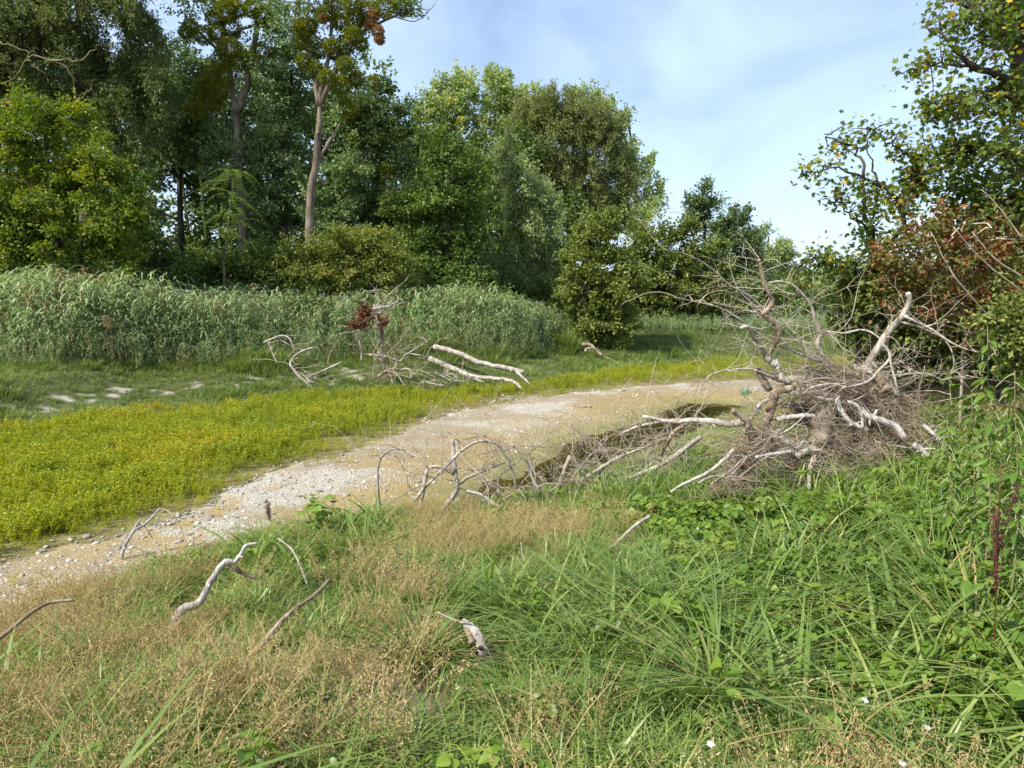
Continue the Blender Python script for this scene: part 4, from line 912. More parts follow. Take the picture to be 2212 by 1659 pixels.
brush('dead_treetop', 'pale brittle treetop lying between the dark pool and the dead tree', (1330,1060), Dc, [
  (z5((1480,1490),(1600,1425),(1750,1330),(1830,1290),(1960,1240),(2100,1180)), 0, -.3, .026, .010, 'drift'),
  (z5((1780,1170),(1880,1120),(1980,1090),(2100,1070),(2230,1060),(2350,1075)), .1, -.6, .012, .026, 'drift'),
  (z5((2060,1330),(2080,1270),(2110,1210),(2150,1150),(2230,1085)), -.4, -.6, .022, .028, 'drift_brown'),
  (z5((1620,1570),(1750,1490),(1900,1430),(2060,1360),(2212,1260),(2330,1170)), -.3, -1.0, .024, .030, 'drift'),
  (z5((1405,1520),(1440,1400),(1482,1296)), 0, .1, .028, .024, 'drift'),
  (z5((1530,1570),(1650,1450),(1700,1370),(1790,1290)), -.1, 0, .018, .006, 'drift'),
  (z5((1500,1430),(1580,1330),(1640,1260),(1680,1200)), 0, .2, .016, .005, 'drift'),
  (z5((1600,1400),(1520,1340),(1500,1250),(1502,1110)), .1, .2, .018, .008, 'drift'),
  (z5((1300,1580),(1400,1490),(1480,1440)), -.2, 0, .018, .014, 'drift_brown'),
  (z5((1700,1520),(1850,1440),(1960,1340),(2030,1250)), -.2, -.2, .014, .005, 'drift'),
  (z5((1330,1470),(1250,1400),(1220,1300),(1240,1230)), .1, .2, .014, .006, 'drift'),
  (z5((1900,1470),(1980,1370),(2080,1290),(2150,1240)), -.3, -.4, .014, .006, 'drift')], 240, (.25, .8))
# loose near sticks
def stick(name, label, pts, r0, r1, mat, lift=(0, 0), cat='dead branch', extra=(), end=None):
    """a stick whose first and last points lie lift[0] and lift[1] above the ground"""
    a = gp(*pts[0], off=lift[0]); b = gp(*pts[-1], off=lift[1])
    root = empty(name, [a[0], a[1], T(a[0], a[1])], label, cat); bs = np.array(root.location)
    branch(root, 'stem', pts, a[1], b[1] if end is None else a[1]+end, r0, r1, M[mat], bs, sides=10)
    for px, da, db, r0_, r1_, mt in extra: branch(root, 'side_branch', px, a[1]+da, a[1]+db, r0_, r1_, M[mt], bs)
    return root
stick('driftwood_branch', 'twisted silver-grey driftwood branch rearing out of the dry grass', [(374,1362),(383,1333),(397,1314),(423,1306),(437,1293),(450,1266),(467,1236),(487,1213),(507,1213),(520,1196),(533,1178),(557,1174)], .034, .010, 'drift_white', (.05, .5), end=.25,
      extra=[([(490,1215),(510,1228),(530,1240),(552,1248)], .15, .2, .018, .012, 'drift_brown')])
stick('driftwood_branch', 'bleached white forked branch standing against the pebbles', [(262,1205),(267,1186),(277,1166),(290,1146),(310,1134),(327,1119),(345,1098)], .028, .014, 'drift_white', (.05, .5), end=.3,
      extra=[([(290,1146),(297,1130),(305,1119)], .15, .2, .018, .010, 'drift_white'), ([(345,1098),(365,1105),(385,1128),(395,1155),(405,1184)], .3, .1, .012, .006, 'drift_brown'), ([(312,1136),(322,1150),(330,1165)], .2, .2, .008, .004, 'drift_brown')])
stick('driftwood_root', 'gnarled brown root lump beside the silver-grey branch', [(368,1228),(400,1206),(423,1193),(437,1181),(473,1174)], .035, .022, 'drift_brown', (.05, .2), end=.1,
      extra=[([(418,1196),(412,1215),(400,1240)], 0, -.1, .03, .02, 'drift_brown'), ([(400,1235),(430,1228),(470,1215)], -.1, 0, .02, .012, 'drift_brown'), ([(335,1255),(365,1210),(400,1180),(425,1160)], -.1, .1, .010, .006, 'drift_brown'), ([(440,1240),(470,1225),(500,1200)], -.1, .1, .012, .008, 'drift_brown')])
stick('driftwood_branch', 'thin dark bowed branch rising from the brown grass', [(-20,1392),(27,1356),(60,1329),(83,1313),(113,1301),(160,1296)], .014, .009, 'drift_brown', (.34, .45), end=.3)
stick('driftwood_branch', 'grey half-buried branch slanting through tan grass', [(520,1440),(563,1396),(583,1372),(610,1340),(643,1310),(680,1286),(712,1252)], .020, .012, 'drift_brown', (.06, .12), end=.9)
stick('driftwood_branch', 'thin pale stick curving down beside the broad-leaved seedling', [(664,1264),(656,1240),(643,1209),(627,1183),(600,1163)], .010, .007, 'drift', (.1, .3), end=.3)
stick('driftwood_branch', 'bleached stick poking up from the grass before the pale treetop', [(1318,1186),(1340,1165),(1371,1136),(1404,1114)], .018, .015, 'drift_white', (.1, .35), end=.25)
stick('driftwood_branch', 'small grey stick upright among seeding brown grass', [(1135,1218),(1128,1192),(1126,1172)], .012, .009, 'drift', (.1, .3), end=.05)
stick('driftwood_stump', 'short broken stump of pale rotten wood sunk in green grass', [(1046,1414),(1036,1380),(1024,1360),(998,1342)], .035, .022, 'drift_white', (.16, .3), end=.1,
      extra=[([(1020,1390),(1014,1372),(1004,1352)], 0, .1, .02, .014, 'drift_brown'), ([(1004,1346),(975,1336),(945,1322)], .1, .2, .006, .003, 'drift_white')])
# far bank wood
def flog(name, label, pts, r0, r1, mat, lift=(0, 0), extra=(), cat='log', D=None):
    a = gp(*pts[0], off=lift[0]); b = gp(*pts[-1], off=lift[1]); 
    if D: a[1], b[1] = D
    root = empty(name, [a[0], a[1], T(a[0], a[1])], label, cat); bs = np.array(root.location)
    branch(root, 'stem', pts, a[1], b[1], r0, r1, M[mat], bs, sides=10, jit=.12)
    for px, da, db, q0, q1, mt in extra: branch(root, 'side_branch', px, b[1]+da, b[1]+db, q0, q1, M[mt], bs)
    return root
flog('fallen_log', 'long straight bare log propped on a stub above the green strip', z5((600,585),(750,630),(900,690),(1050,722),(1185,752)), .11, .085, 'drift', (.9, .55), extra=[(z5((1130,745),(1190,800),(1252,858)), .1, -.6, .055, .025, 'drift')])
flog('fallen_log', 'crooked weathered log lying below the long straight one', z5((570,665),(700,720),(790,758),(870,785),(980,793),(1060,800),(1130,825),(1178,868)), .12, .05, 'drift', (.3, .1), extra=[(z5((790,762),(860,795),(925,818)), .6, .3, .07, .03, 'drift')])
flog('fallen_log', 'rotten root plate and log under the overhanging maple shrub', z5((1545,570),(1600,622),(1700,652),(1790,695)), .09, .06, 'drift_brown', (.15, .05), extra=[(z5((1560,575),(1610,575),(1650,610),(1690,645)), .3, 0, .10, .07, 'drift_brown'), (z5((1580,620),(1590,600),(1640,600)), 0, .2, .06, .03, 'drift')])
flog('driftwood_branch', 'small forked stick alone on the open gravel', z5((1508,968),(1530,980),(1570,976),(1615,970)), .035, .05, 'drift_brown', (.08, .08), cat='dead branch', extra=[(z5((1575,978),(1600,985),(1612,985)), 0, 0, .03, .015, 'drift_brown')])
flog('driftwood_branch', 'short pale stick at the far gravel edge', z5((1800,880),(1832,871)), .05, .045, 'drift', (.03, .03), cat='dead branch')
flog('driftwood_branch', 'little heap of crossed sticks at the edge of the green strip', z5((1028,930),(1080,925),(1142,935)), .022, .014, 'drift', (.1, .1), cat='dead branch', extra=[(z5((1035,905),(1080,912),(1118,916)), 0, 0, .02, .014, 'drift'), (z5((1040,912),(1052,893)), 0, .1, .016, .010, 'drift_white'), (z5((1100,930),(1150,920),(1185,880)), 0, .2, .012, .006, 'drift')])
flog('pale_log', 'pale barkless log across the top of the reed bank', [(578,638),(600,640),(622,634),(640,630)], .10, .08, 'drift_white', (1.6, 1.6))
Df = gp(690, 832)[1]
brush('dead_branch', 'thin pale dead branch with curling twigs in front of the reeds', (655,825), Df, [
  ([(667,832),(647,813),(630,793),(628,783),(640,766),(667,753),(687,750)], 0, .3, .05, .015, 'drift'), ([(737,783),(700,800),(665,818),(700,833),(722,829)], .1, -.1, .03, .02, 'drift'), ([(570,740),(593,730),(610,725),(627,733),(637,762)], .5, .3, .03, .02, 'drift'), ([(580,738),(590,766),(600,786)], .4, .2, .022, .012, 'drift')], 22, (.5, 1.8), cat='dead branch')
brush('dead_branch', 'snarl of brown dead branches beside the crooked weathered log', (840,818), Df+.6, [
  (z5((180,640),(300,655),(380,680),(420,635),(490,640),(560,660)), .4, 0, .03, .02, 'drift'), (z5((260,660),(280,730),(330,790)), .2, 0, .07, .05, 'drift_brown'), (z5((380,735),(440,735),(452,792)), 0, 0, .03, .02, 'drift'), (z5((420,640),(480,600),(570,545)), .3, .6, .025, .012, 'drift'), (z5((240,780),(300,740),(350,730),(400,745)), 0, 0, .04, .025, 'drift_brown'), (z5((610,755),(660,780),(710,805),(820,812)), -.3, -.6, .03, .012, 'drift'), (z5((540,815),(600,830),(680,845)), -.6, -.9, .03, .02, 'drift')], 60, (.4, 1.3), cat='dead branch')
Dr = 23.8
rt = brush('dead_branch', 'dead branch with clumps of rust-brown withered leaves over the reeds', (800,740), Dr, [
  (z5((265,600),(262,500),(250,430),(230,372),(190,400),(170,340),(145,275)), 0, -.3, .06, .025, 'drift_brown'), (z5((190,352),(250,335),(300,330),(362,300)), -.2, .3, .055, .03, 'drift_white'), (z5((130,680),(130,600),(108,540),(80,470),(50,430)), 0, -.2, .03, .012, 'drift'), (z5((190,400),(225,375),(245,365)), -.1, -.1, .06, .05, 'drift_white'), (z5((110,470),(180,500),(260,540)), -.3, 0, .02, .01, 'drift')], 26, (.4, 1.1), cat='dead branch')
mb = MB()
for cx, cy, rx, ry in ((788,672,12,18),(775,698,14,12),(785,688,16,14),(826,695,14,9),(765,702,8,6)):
    c = at(cx, cy, Dr-.3); n = 170; p = c + rng.normal(size=(n, 3))*np.array([rx, rx*.6, ry])*.5*Dr/FPX
    leaves(mb, p, rng.normal(size=(n, 3))+[0, 0, -.5], .13, .075, rng.uniform(0, 1, n))
M['l_rust'] = leaf_mat('leaf_withered', S((0,(.12,.06,.03)),(1,(.27,.13,.06))), .3)
mb.build('withered_leaves', M['l_rust'], rt, origin=rt.location)['kind'] = 'stuff'

# ------------------------------------------------------------------ stones of the bed
def stone_mesh(k):
    th = np.linspace(0, math.pi, 5); ph = np.arange(6)*math.pi/3; V = [[0, 0, 1]]
    for t in th[1:-1]:
        for p in ph: V.append([math.sin(t)*math.cos(p), math.sin(t)*math.sin(p), math.cos(t)])
    V.append([0, 0, -1]); V = np.array(V)*(1+.28*(rng.uniform(size=(len(V), 1))-.5))*np.array([1, rng.uniform(.6, .9), rng.uniform(.4, .6)])
    Tt = [[0, 1+i, 1+(i+1) % 6] for i in range(6)] + [[19, 13+(i+1) % 6, 13+i] for i in range(6)]
    Q = [[1+r*6+i, 7+r*6+i, 7+r*6+(i+1) % 6, 1+r*6+(i+1) % 6] for r in range(2) for i in range(6)]
    return mesh('stone', V*.5, Q, Tt, M['stone'], np.full(24, rng.uniform(0, 1)), True)
SM = [stone_mesh(k) for k in range(8)]
def bed_pts(n, y0=6.5, y1=33, bias=1.6):
    x, y = rand_ground(n, -1, 1, y0, y1, bias); x = x*(.8*y+1)
    i = -np.maximum(dN_(x, y)-.3, (y-fG(x))*slope_cos(fG, x)+(fbm(x, y, 1.3, 77)-.5)*1.6-.35); k = (i > 0) & (x < 13) & (x > -16)
    x, y = x[k], y[k]; n1 = fbm(x, y, .55, 15, 4); n2 = fbm(x, y, 2.6, 25, 4)
    p = 1-.72*sstep(.42, .6, n1+.3*(n2-.5)); p = p*(1-.9*sstep(.15, .4, pool(x, y))); k = rng.uniform(size=len(x)) < p
    return x[k], y[k]
x, y = bed_pts(1400, 6.5, 14.5, 1.2); x, y = x[:300], y[:300]
for a, b in zip(x, y):
    o = bpy.data.objects.new('stone', SM[rng.integers(0, 8)]); COL.objects.link(o); o.parent = bed
    s = float(rng.lognormal(math.log(.085), .35)); s = min(max(s, .05), .2); o.scale = (s, s, s*rng.uniform(.7, 1)); o.location = (a, b, T(a, b)+.016+s*.02)
    o.rotation_euler = (rng.normal()*.15, rng.normal()*.15, rng.uniform(0, 6.3))
x, y = bed_pts(85000); n = len(x)
pb = scatter('pebbles', np.stack([x, y, terrain(x, y)+.016], -1), rng.uniform(0, 6.28, n), .2, rng.lognormal(math.log(.040), .5, n).clip(.015, .13), rng.integers(0, 8, n), rng.uniform(0, 1, n), SM, 'pale pebbles strewn over the dry river bed', 'pebbles')

# ------------------------------------------------------------------ plants in masses
# reeds
def reed(dry=False, plume=False):
    mb = MB(); h = rng.uniform(2.0, 2.9); lean = rng.normal(size=2)*.16
    t = np.linspace(0, 1, 7); st = np.stack([lean[0]*h*t**2, lean[1]*h*t**2, h*t], -1); tubes(mb, st, .007*(1-.6*t), 3, np.array([.3]), cap=False)
    m = 15; tt = rng.uniform(.25, 1, m)**.8; B = np.stack([np.interp(tt, t, st[:, k]) for k in range(3)], -1); a = rng.uniform(0, 6.28, m)
    ln = rng.uniform(.32, .62, m)
    for b, aa, l_, q in zip(B, a, ln, tt):
        d = np.array([math.cos(aa), math.sin(aa), 0]); s = np.array([-d[1], d[0], 0]); e = rng.uniform(.3, 1.0)
        u = np.array([0, .35, .7, 1.0]); c = b + d*l_*u[:, None]*.9 + np.array([0, 0, 1])*l_*(e*u - .85*u**2)[:, None]
        wv = np.array([.010, .019, .014, 0])[:, None]*1.15
        V = np.vstack([c[:3]+s*wv[:3], c[:3]-s*wv[:3], c[3:]]); 
        mb.add(V, [[0, 3, 4, 1], [1, 4, 5, 2]], [[2, 5, 6]], np.full(2, rng.uniform(0, 1)*(.5+.5*q)), np.full(1, .6))
    me = mb.mesh('reed', M['g_reed_dry'] if dry else M['g_reed']); return me
RE = [reed() for _ in range(7)] + [reed(True)]
# the stretch of far bank that carries reeds, bounded where the reed foot shows
rf = np.array([gp(a, b)[:2] for a, b in ((-300,795),(0,800),(150,790),(330,795),(560,775),(640,780),(800,770),(930,772),(1050,765),(1150,760),(1235,752))])
rb_ = np.array([5.2, 5.2, 5.2, 5.2, 4.6, 3.0, 4.6, 4.8, 4.6, 3.6, 1.5])
x = rng.uniform(rf[0, 0], rf[-1, 0]+.5, 30000); yf = np.interp(x, rf[:, 0], rf[:, 1]); yf = yf - 2.6*(fbm(x, 0*x, .45, 66)-.30); y = yf + rng.uniform(0, 1, len(x))*(np.interp(x, rf[:, 0], rb_)+1.4)
pxr = 1106 + x/y*FPX
k = rng.uniform(size=len(x)) < (.17 + .12*(fbm(x, y, .7, 61) > .5))*np.where((pxr > 570) & (pxr < 640), .35, 1); x, y, yf = x[k], y[k], yf[k]; n = len(x)
front = y-yf < .9
sc_ = rng.uniform(.68, 1.16, n)*(.85+.3*fbm(x, y, .9, 67))*(.27+.73*sstep(-.3, 3.6, y-yf))*np.interp(x, rf[:, 0], [1.22, 1.18, 1.18, 1.04, .94, .90, .96, 1.02, 1.0, .86, .65])
ix = np.where(rng.uniform(size=n) < np.where(front, .34, .09), 7, rng.integers(0, 7, n))
scatter('reed_bed', np.stack([x, y, terrain(x, y)-.05], -1), rng.uniform(0, 6.28, n), .07, sc_, ix, rng.uniform(0, 1, n), RE, 'tall blue-green reed bed along the foot of the wood', 'reeds')
# further reeds beyond the bend
fr_ = np.array([gp(a, b)[:2] for a, b in ((1400,735),(1520,728),(1640,725),(1760,722))])
x = rng.uniform(fr_[0, 0], fr_[-1, 0]+4, 1500); y = np.interp(x, fr_[:, 0], fr_[:, 1])+rng.uniform(0, 5, 1500); n = 1500
scatter('far_reed_bed', np.stack([x, y, terrain(x, y)-.05], -1), rng.uniform(0, 6.28, n), .07, rng.uniform(.28, .5, n), rng.integers(0, 7, n), rng.uniform(0, 1, n), RE, 'lower reed fringe at the bend, beyond the maple shrubs', 'reeds')
# a few pale plumes
for px, py in ((100,665),(228,695),(238,700),(70,655),(62,650)):
    D = 24.6; c = at(px, py, D); b0 = np.array([c[0], D, T(c[0], D)]); rtp = empty('reed_plume', b0, 'buff feathery reed plume standing out of the reed bed', 'reed', 'buff plumes in the reed bed')
    mb = MB(); tubes(mb, np.linspace(b0, c, 6), np.full(6, .008), 4); mb.build('stem', M['g_reed_dry'], rtp, origin=b0)
    mb = MB(); n = 150; t = rng.uniform(0, 1, n); p = c + np.stack([rng.normal(size=n)*.05, rng.normal(size=n)*.05, (t-.5)*.34], -1)*np.stack([1-t*.6, 1-t*.6, np.ones(n)], -1)
    leaves(mb, p, rng.normal(size=(n, 3))*.5+[.2, 0, .6], .10, .03, rng.uniform(.5, 1, n)); mb.build('plume', M['g_reed_dry'], rtp, origin=b0)

# smartweed strip
def weed(n=56):
    mb = MB(); ns = 6; a = rng.uniform(0, 6.28, ns); h = rng.uniform(.2, .36, ns)
    t = np.linspace(0, 1, 4); P = np.stack([np.cos(a)[:, None]*(.05+.10*t), np.sin(a)[:, None]*(.05+.10*t), h[:, None]*t], -1); tubes(mb, P, np.full((ns, 4), .004), 3, np.full(ns, .9), cap=False)
    i = rng.integers(0, ns, n); q = rng.uniform(.35, 1.05, n); b = np.stack([np.cos(a[i])*(.05+.10*q), np.sin(a[i])*(.05+.10*q), h[i]*q], -1)+rng.normal(size=(n, 3))*.03
    d = rng.normal(size=(n, 3)); d[:, 2] = np.abs(d[:, 2])*.5
    leaves(mb, b, d, rng.uniform(.045, .085, n), rng.uniform(.016, .028, n), np.clip(rng.beta(2, 2.6, n)*.92, 0, 1), up=1.0)
    return mb.mesh('weed', M['g_weed'])
WM = [weed() for _ in range(6)]
x, y = rand_ground(46000, -1, 1, 8, 37, 1.35); x = x*(.82*y+2)
e = (fbm(x, y, .8, 88)-.5)*1.5
k = ((y-fG(x))*slope_cos(fG, x) + (fbm(x, y, 1.3, 77)-.5)*1.6 > .1 - 1.1*(rng.uniform(size=len(x)) < .16)) & (dF_(x, y)+e < 0) & (x > -20) & (x < 17); x, y = x[k], y[k]; n = len(x)
edge = np.minimum((y-fG(x))*slope_cos(fG, x), 2)
hv = fbm(x, y, .9, 97); pr = (.22+.78*sstep(0, 2.0, edge))*(.35+.65*sstep(.30, .48, hv)); k = rng.uniform(size=n) < pr; x, y, edge, hv = x[k], y[k], edge[k], hv[k]; n = len(x)
itw = np.clip((fbm(x, y, .5, 12)-.5)*1.6+.33 + .2*sstep(-3, -12, x) + rng.normal(size=n)*.12 - .1*sstep(18, 26, y), 0, 1)
scatter('smartweed_strip', np.stack([x, y, terrain(x, y)], -1), rng.uniform(0, 6.28, n), .12, rng.uniform(.6, 1.25, n)*(.5+.5*sstep(0, 1.8, edge))*(.7+.6*hv)*(1-.12*sstep(18, 30, y)), rng.integers(0, 6, n), itw, WM, 'bright yellow-green weed carpet with reddish flecks on the river bed', 'weeds')
# meadow on the far bank
ME = [blades(34, .10, .26, .012, .12, .5).mesh('tuft', M['g_meadow']) for _ in range(5)]
x, y = rand_ground(52000, -1, 1, 13, 50, 1.2); x = x*(.8*y+2)
df = dF_(x, y); k = (df+e[:1].mean()*0 > -.5+(fbm(x, y, .8, 88)-.5)*1.5) & (df < 9) & (x > -26) & (x < 24); x, y = x[k], y[k]
k = ~sand(x, y); x, y = x[k], y[k]; n = len(x)
cl = fbm(x, y, .55, 91); tall = sstep(.55, .72, cl)
scatter('meadow_grass', np.stack([x, y, terrain(x, y)], -1), rng.uniform(0, 6.28, n), .1, rng.uniform(.7, 1.25, n)*(.75+1.1*tall)*(1+1.6*sstep(-2.2, .2, y-np.interp(x, rf[:, 0], rf[:, 1]))*(x < rf[-1, 0])), rng.integers(0, 5, n), np.clip(fbm(x, y, .3, 19)*1.1-.1+rng.normal(size=n)*.15, 0, 1), ME, 'short green meadow grass between the weed strip and the reeds', 'grass')
# near bank: the plants come in small swards laid side by side
CLEAR = [gp(a, b, .1)[:2] for a, b in ((390,1330),(450,1290),(500,1240),(275,1190),(300,1160),(410,1215),(560,1400),(620,1340),(680,1290),(40,1345),(110,1310),(650,1230),(1350,1165),(1130,1205),(1025,1380),(1000,1360),(1030,1410),(1020,1430),(380,1360),(370,1385),(60,1350),(140,1310))]
def low_near_wood(x, y):
    f = np.ones(len(x))
    for c in CLEAR: f = np.minimum(f, .42+.58*sstep(.12, .55, np.hypot(x-c[0], y-c[1])))
    return f
def sward(fn, n, size, **k):
    mb = MB()
    for _ in range(n):
        a = fn(); o = np.array([rng.uniform(-size, size)/2, rng.uniform(-size, size)/2, 0]); sc1 = rng.uniform(.6, 1.15); w_ = rng.uniform(0, 6.28)
        Rz = np.array([[math.cos(w_), -math.sin(w_), 0], [math.sin(w_), math.cos(w_), 0], [0, 0, 1]])
        V = np.vstack(a.V)@Rz.T*sc1 + o
        mb.add(V, np.vstack(a.Q) if a.Q else None, np.vstack(a.T) if a.T else None, np.concatenate(a.tq) if a.tq else None, np.concatenate(a.tt) if a.tt else None)
    return mb
def lay(name, step, prob, scl, itf, protos, nsparse, label, cat, ymax=20, lift=0.0, dnmin=.25):
    """protos: first nsparse are thin swards, the rest full ones"""
    gx, gy = np.meshgrid(np.arange(-15, 15, step), np.arange(.9, ymax, step)); x = gx.ravel()+rng.uniform(-.5, .5, gx.size)*step; y = gy.ravel()+rng.uniform(-.5, .5, gx.size)*step
    k = (np.abs(x) < .78*y+1.2) & (dN_(x, y) > dnmin+.9*(fbm(x, y, 1.1, 51)-.5)); x, y = x[k], y[k]
    p = prob(x, y); u = rng.uniform(size=len(x)); k = u < p*1.8; x, y, p, u = x[k], y[k], p[k], u[k]; n = len(x)
    idx = np.where(u < p*.9, rng.integers(nsparse, len(protos), n), rng.integers(0, nsparse, n))
    e_ = .15; gX = (terrain(x+e_, y)-terrain(x-e_, y))/(2*e_); gY = (terrain(x, y+e_)-terrain(x, y-e_))/(2*e_); yaw = rng.uniform(0, 6.28, n)
    lx = gX*np.cos(yaw)+gY*np.sin(yaw); ly = -gX*np.sin(yaw)+gY*np.cos(yaw)
    o = scatter(name, np.stack([x, y, terrain(x, y)+lift], -1), yaw, 0, scl(x, y)*rng.uniform(.85, 1.15, n), idx, itf(x, y, n), protos, label, cat)
    rot = np.stack([np.arctan(ly), -np.arctan(lx), yaw], -1).astype(np.float32); o.data.attributes['rot'].data.foreach_set('vector', rot.ravel()); return o
edge_scl = lambda x, y: (.5+.5*sstep(.3, 2.6, dN_(x, y)))*low_near_wood(x, y)
SW = .44
GG = [sward(lambda: blades(15, .14, .42, .0115, .07, .95, 4), m_, SW).mesh('sward', M['g_green']) for m_ in (12, 12, 13, 30, 32, 34, 30)]
lay('green_grass', .34, lambda x, y: np.clip(.24+.62*grnf(x, y)+.20*brf(x, y)+.06*dryf(x, y)+.7*(fbm(x, y, 1.2, 33)-.5), .06, 1), edge_scl,
    lambda x, y, n: np.clip(.20+.55*dryf(x, y)-.2*brf(x, y)+.5*(fbm(x, y, .9, 34)-.5)+rng.normal(size=n)*.10, 0, 1), GG, 3, 'green grass covering the near bank', 'grass')
BG = [sward(lambda: blades(9, .34, .76, .026, .05, 1.1, 5, lean=.6), m_, SW).mesh('sward', M['g_green']) for m_ in (2, 3, 3, 7, 8, 8)]
lay('broad_grass', .40, lambda x, y: np.clip(.9*grnf(x, y)*sstep(.44, .62, fbm(x, y, .8, 39))+1.0*brf(x, y)*sstep(.34, .56, fbm(x, y, .9, 40))-.75*dryf(x, y), .0, 1), edge_scl,
    lambda x, y, n: np.clip(.22+rng.normal(size=n)*.16+.3*(fbm(x, y, .9, 35)-.5), 0, 1), BG, 3, 'broad-bladed grass standing in loose clumps on the near bank', 'grass')
def panicle(nc=6):
    mb = blades(10, .08, .34, .008, .07, .8, 3)
    a = rng.uniform(0, 6.28, nc); h = rng.uniform(.24, .52, nc); ln = rng.uniform(.15, .65, nc); t = np.linspace(0, 1, 5)
    P = np.stack([np.cos(a)[:, None]*(.03+h[:, None]*ln[:, None]*t**1.5), np.sin(a)[:, None]*(.03+h[:, None]*ln[:, None]*t**1.5), h[:, None]*(t-.15*t**3)], -1)
    tubes(mb, P, .0014*np.ones((nc, 5)), 3, np.full(nc, .55), cap=False)
    for c in range(nc):
        m = 16; q = rng.uniform(.5, 1, m); b = np.stack([np.interp(q, t, P[c, :, k]) for k in range(3)], -1)+rng.normal(size=(m, 3))*(.036*(1.25-q))[:, None]
        leaves(mb, b, rng.normal(size=(m, 3))*.6+[0, 0, .5], .022, .0055, rng.uniform(.45, 1, m))
    return mb
DG = [sward(panicle, m_, SW).mesh('sward', M['g_dry']) for m_ in (6, 7, 8, 17, 18, 20, 18)]
lay('dry_grass', .35, lambda x, y: np.clip(1.1*dryf(x, y)-.22-.25*brf(x, y)+1.3*(fbm(x, y, 1.3, 71)-.5), 0, .9), lambda x, y: edge_scl(x, y)*(.7+.5*fbm(x, y, .8, 74)),
    lambda x, y, n: np.clip(.5+.8*(fbm(x, y, .8, 73)-.5)+rng.normal(size=n)*.15, 0, 1), DG, 3, 'tan dry grass with fine seed heads on the near bank', 'grass')
# brambles
def ovate(k=9):
    u = np.linspace(0, 1, k); wv = .36*np.sin(math.pi*u**.8)**.8*(1+.16*(np.arange(k) % 2 == 0)); wv[0] = .04; wv[-1] = 0
    z = -.22*u**2
    Mid = np.stack([0*u, u, z], -1); L = np.stack([-wv, u, z+wv*.35], -1); Rr = np.stack([wv, u, z+wv*.35], -1)
    V = np.vstack([Mid, L[1:-1], Rr[1:-1]]); m = k-2; Tt = []; Q = []
    Li = lambda i: k+i-1
    Ri = lambda i: k+m+i-1
    Tt += [[0, 1, Li(1)], [0, Ri(1), 1], [k-2, k-1, Li(k-2)], [k-2, Ri(k-2), k-1]]
    for i in range(1, k-2): Q += [[i, i+1, Li(i+1), Li(i)], [i+1, i, Ri(i), Ri(i+1)]]
    return V, np.array(Q), np.array(Tt)
OV, OQ, OT = ovate()
def add_leaves(mb, pos, dr, size, tint, up=1.0):
    B = basis(dr, up); n = len(pos); V = pos[:, None]+np.einsum('nij,kj->nki', B*np.broadcast_to(size, (n,))[:, None, None], OV); k = len(OV); o = (np.arange(n)*k)[:, None, None]
    mb.add(V.reshape(-1, 3), (o+OQ[None]).reshape(-1, 4), (o+OT[None]).reshape(-1, 3), np.repeat(tint, len(OQ)), np.repeat(tint, len(OT)))
def bramble(nl=7):
    mb = MB(); a0 = rng.uniform(0, 6.28); t = np.linspace(0, 1, 7); ln = rng.uniform(.4, .7); h = rng.uniform(.18, .34)
    c = np.stack([math.cos(a0)*ln*(t-.3), math.sin(a0)*ln*(t-.3), h*np.sin(math.pi*(t*.85+.08))], -1); tubes(mb, c, np.full(7, .003), 3, np.array([.85]), cap=False)
    for j in range(nl):
        q = rng.uniform(0, 1); b = np.array([np.interp(q, t, c[:, k]) for k in range(3)]); a = rng.uniform(0, 6.28); d = np.array([math.cos(a), math.sin(a), rng.uniform(-.1, .5)]); tip = b+d*rng.uniform(.04, .10)
        s = np.array([-d[1], d[0], 0]); tint = np.clip(rng.beta(2, 2.4), 0, 1)
        add_leaves(mb, np.array([tip, tip, tip]), np.array([d-[0, 0, .3], d*.35+s-[0, 0, .2], d*.35-s-[0, 0, .2]]), rng.uniform(.055, .09)*np.array([1.1, .85, .85]), np.full(3, tint))
    return mb
BR = [sward(bramble, m_, SW).mesh('sward', M['l_bramble']) for m_ in (2, 3, 3, 8, 9, 10, 9)]
lay('bramble_cover', .36, lambda x, y: np.clip(.03+1.15*brf(x, y)*np.clip(1.9*fbm(x, y, .9, 81)-.35, .1, 1.1)-.06*dryf(x, y), 0, 1), lambda x, y: edge_scl(x, y)*(.75+.6*fbm(x, y, .6, 84)),
    lambda x, y, n: np.clip(.5+.9*(fbm(x, y, .7, 83)-.5)+rng.normal(size=n)*.15, 0, 1), BR, 3, 'green bramble and nettle ground cover on the near bank', 'brambles', lift=.02)

# taller grass in front of the dead tree
TG = [blades(11, .55, 1.05, .016, .06, .55, 6, lean=.3).mesh('tuft', M['g_green']) for _ in range(5)]
tz = [(gp(a, b), r) for a, b, r in ((1870,1090,.7),(1960,1050,.6),(1800,1120,.5),(2060,1020,.8),(2150,980,.9),(1500,1100,.4),(1350,1110,.4))]
pp = np.vstack([p[:2]+rng.normal(size=(34, 2))*r for p, r in tz]); n = len(pp)
scatter('tall_grass', np.stack([pp[:, 0], pp[:, 1], terrain(pp[:, 0], pp[:, 1])], -1), rng.uniform(0, 6.28, n), .12, rng.uniform(.5, 1.0, n), rng.integers(0, 5, n), np.clip(.3+rng.normal(size=n)*.2, 0, 1), TG, 'tall arching grass in front of the dead tree', 'grass')

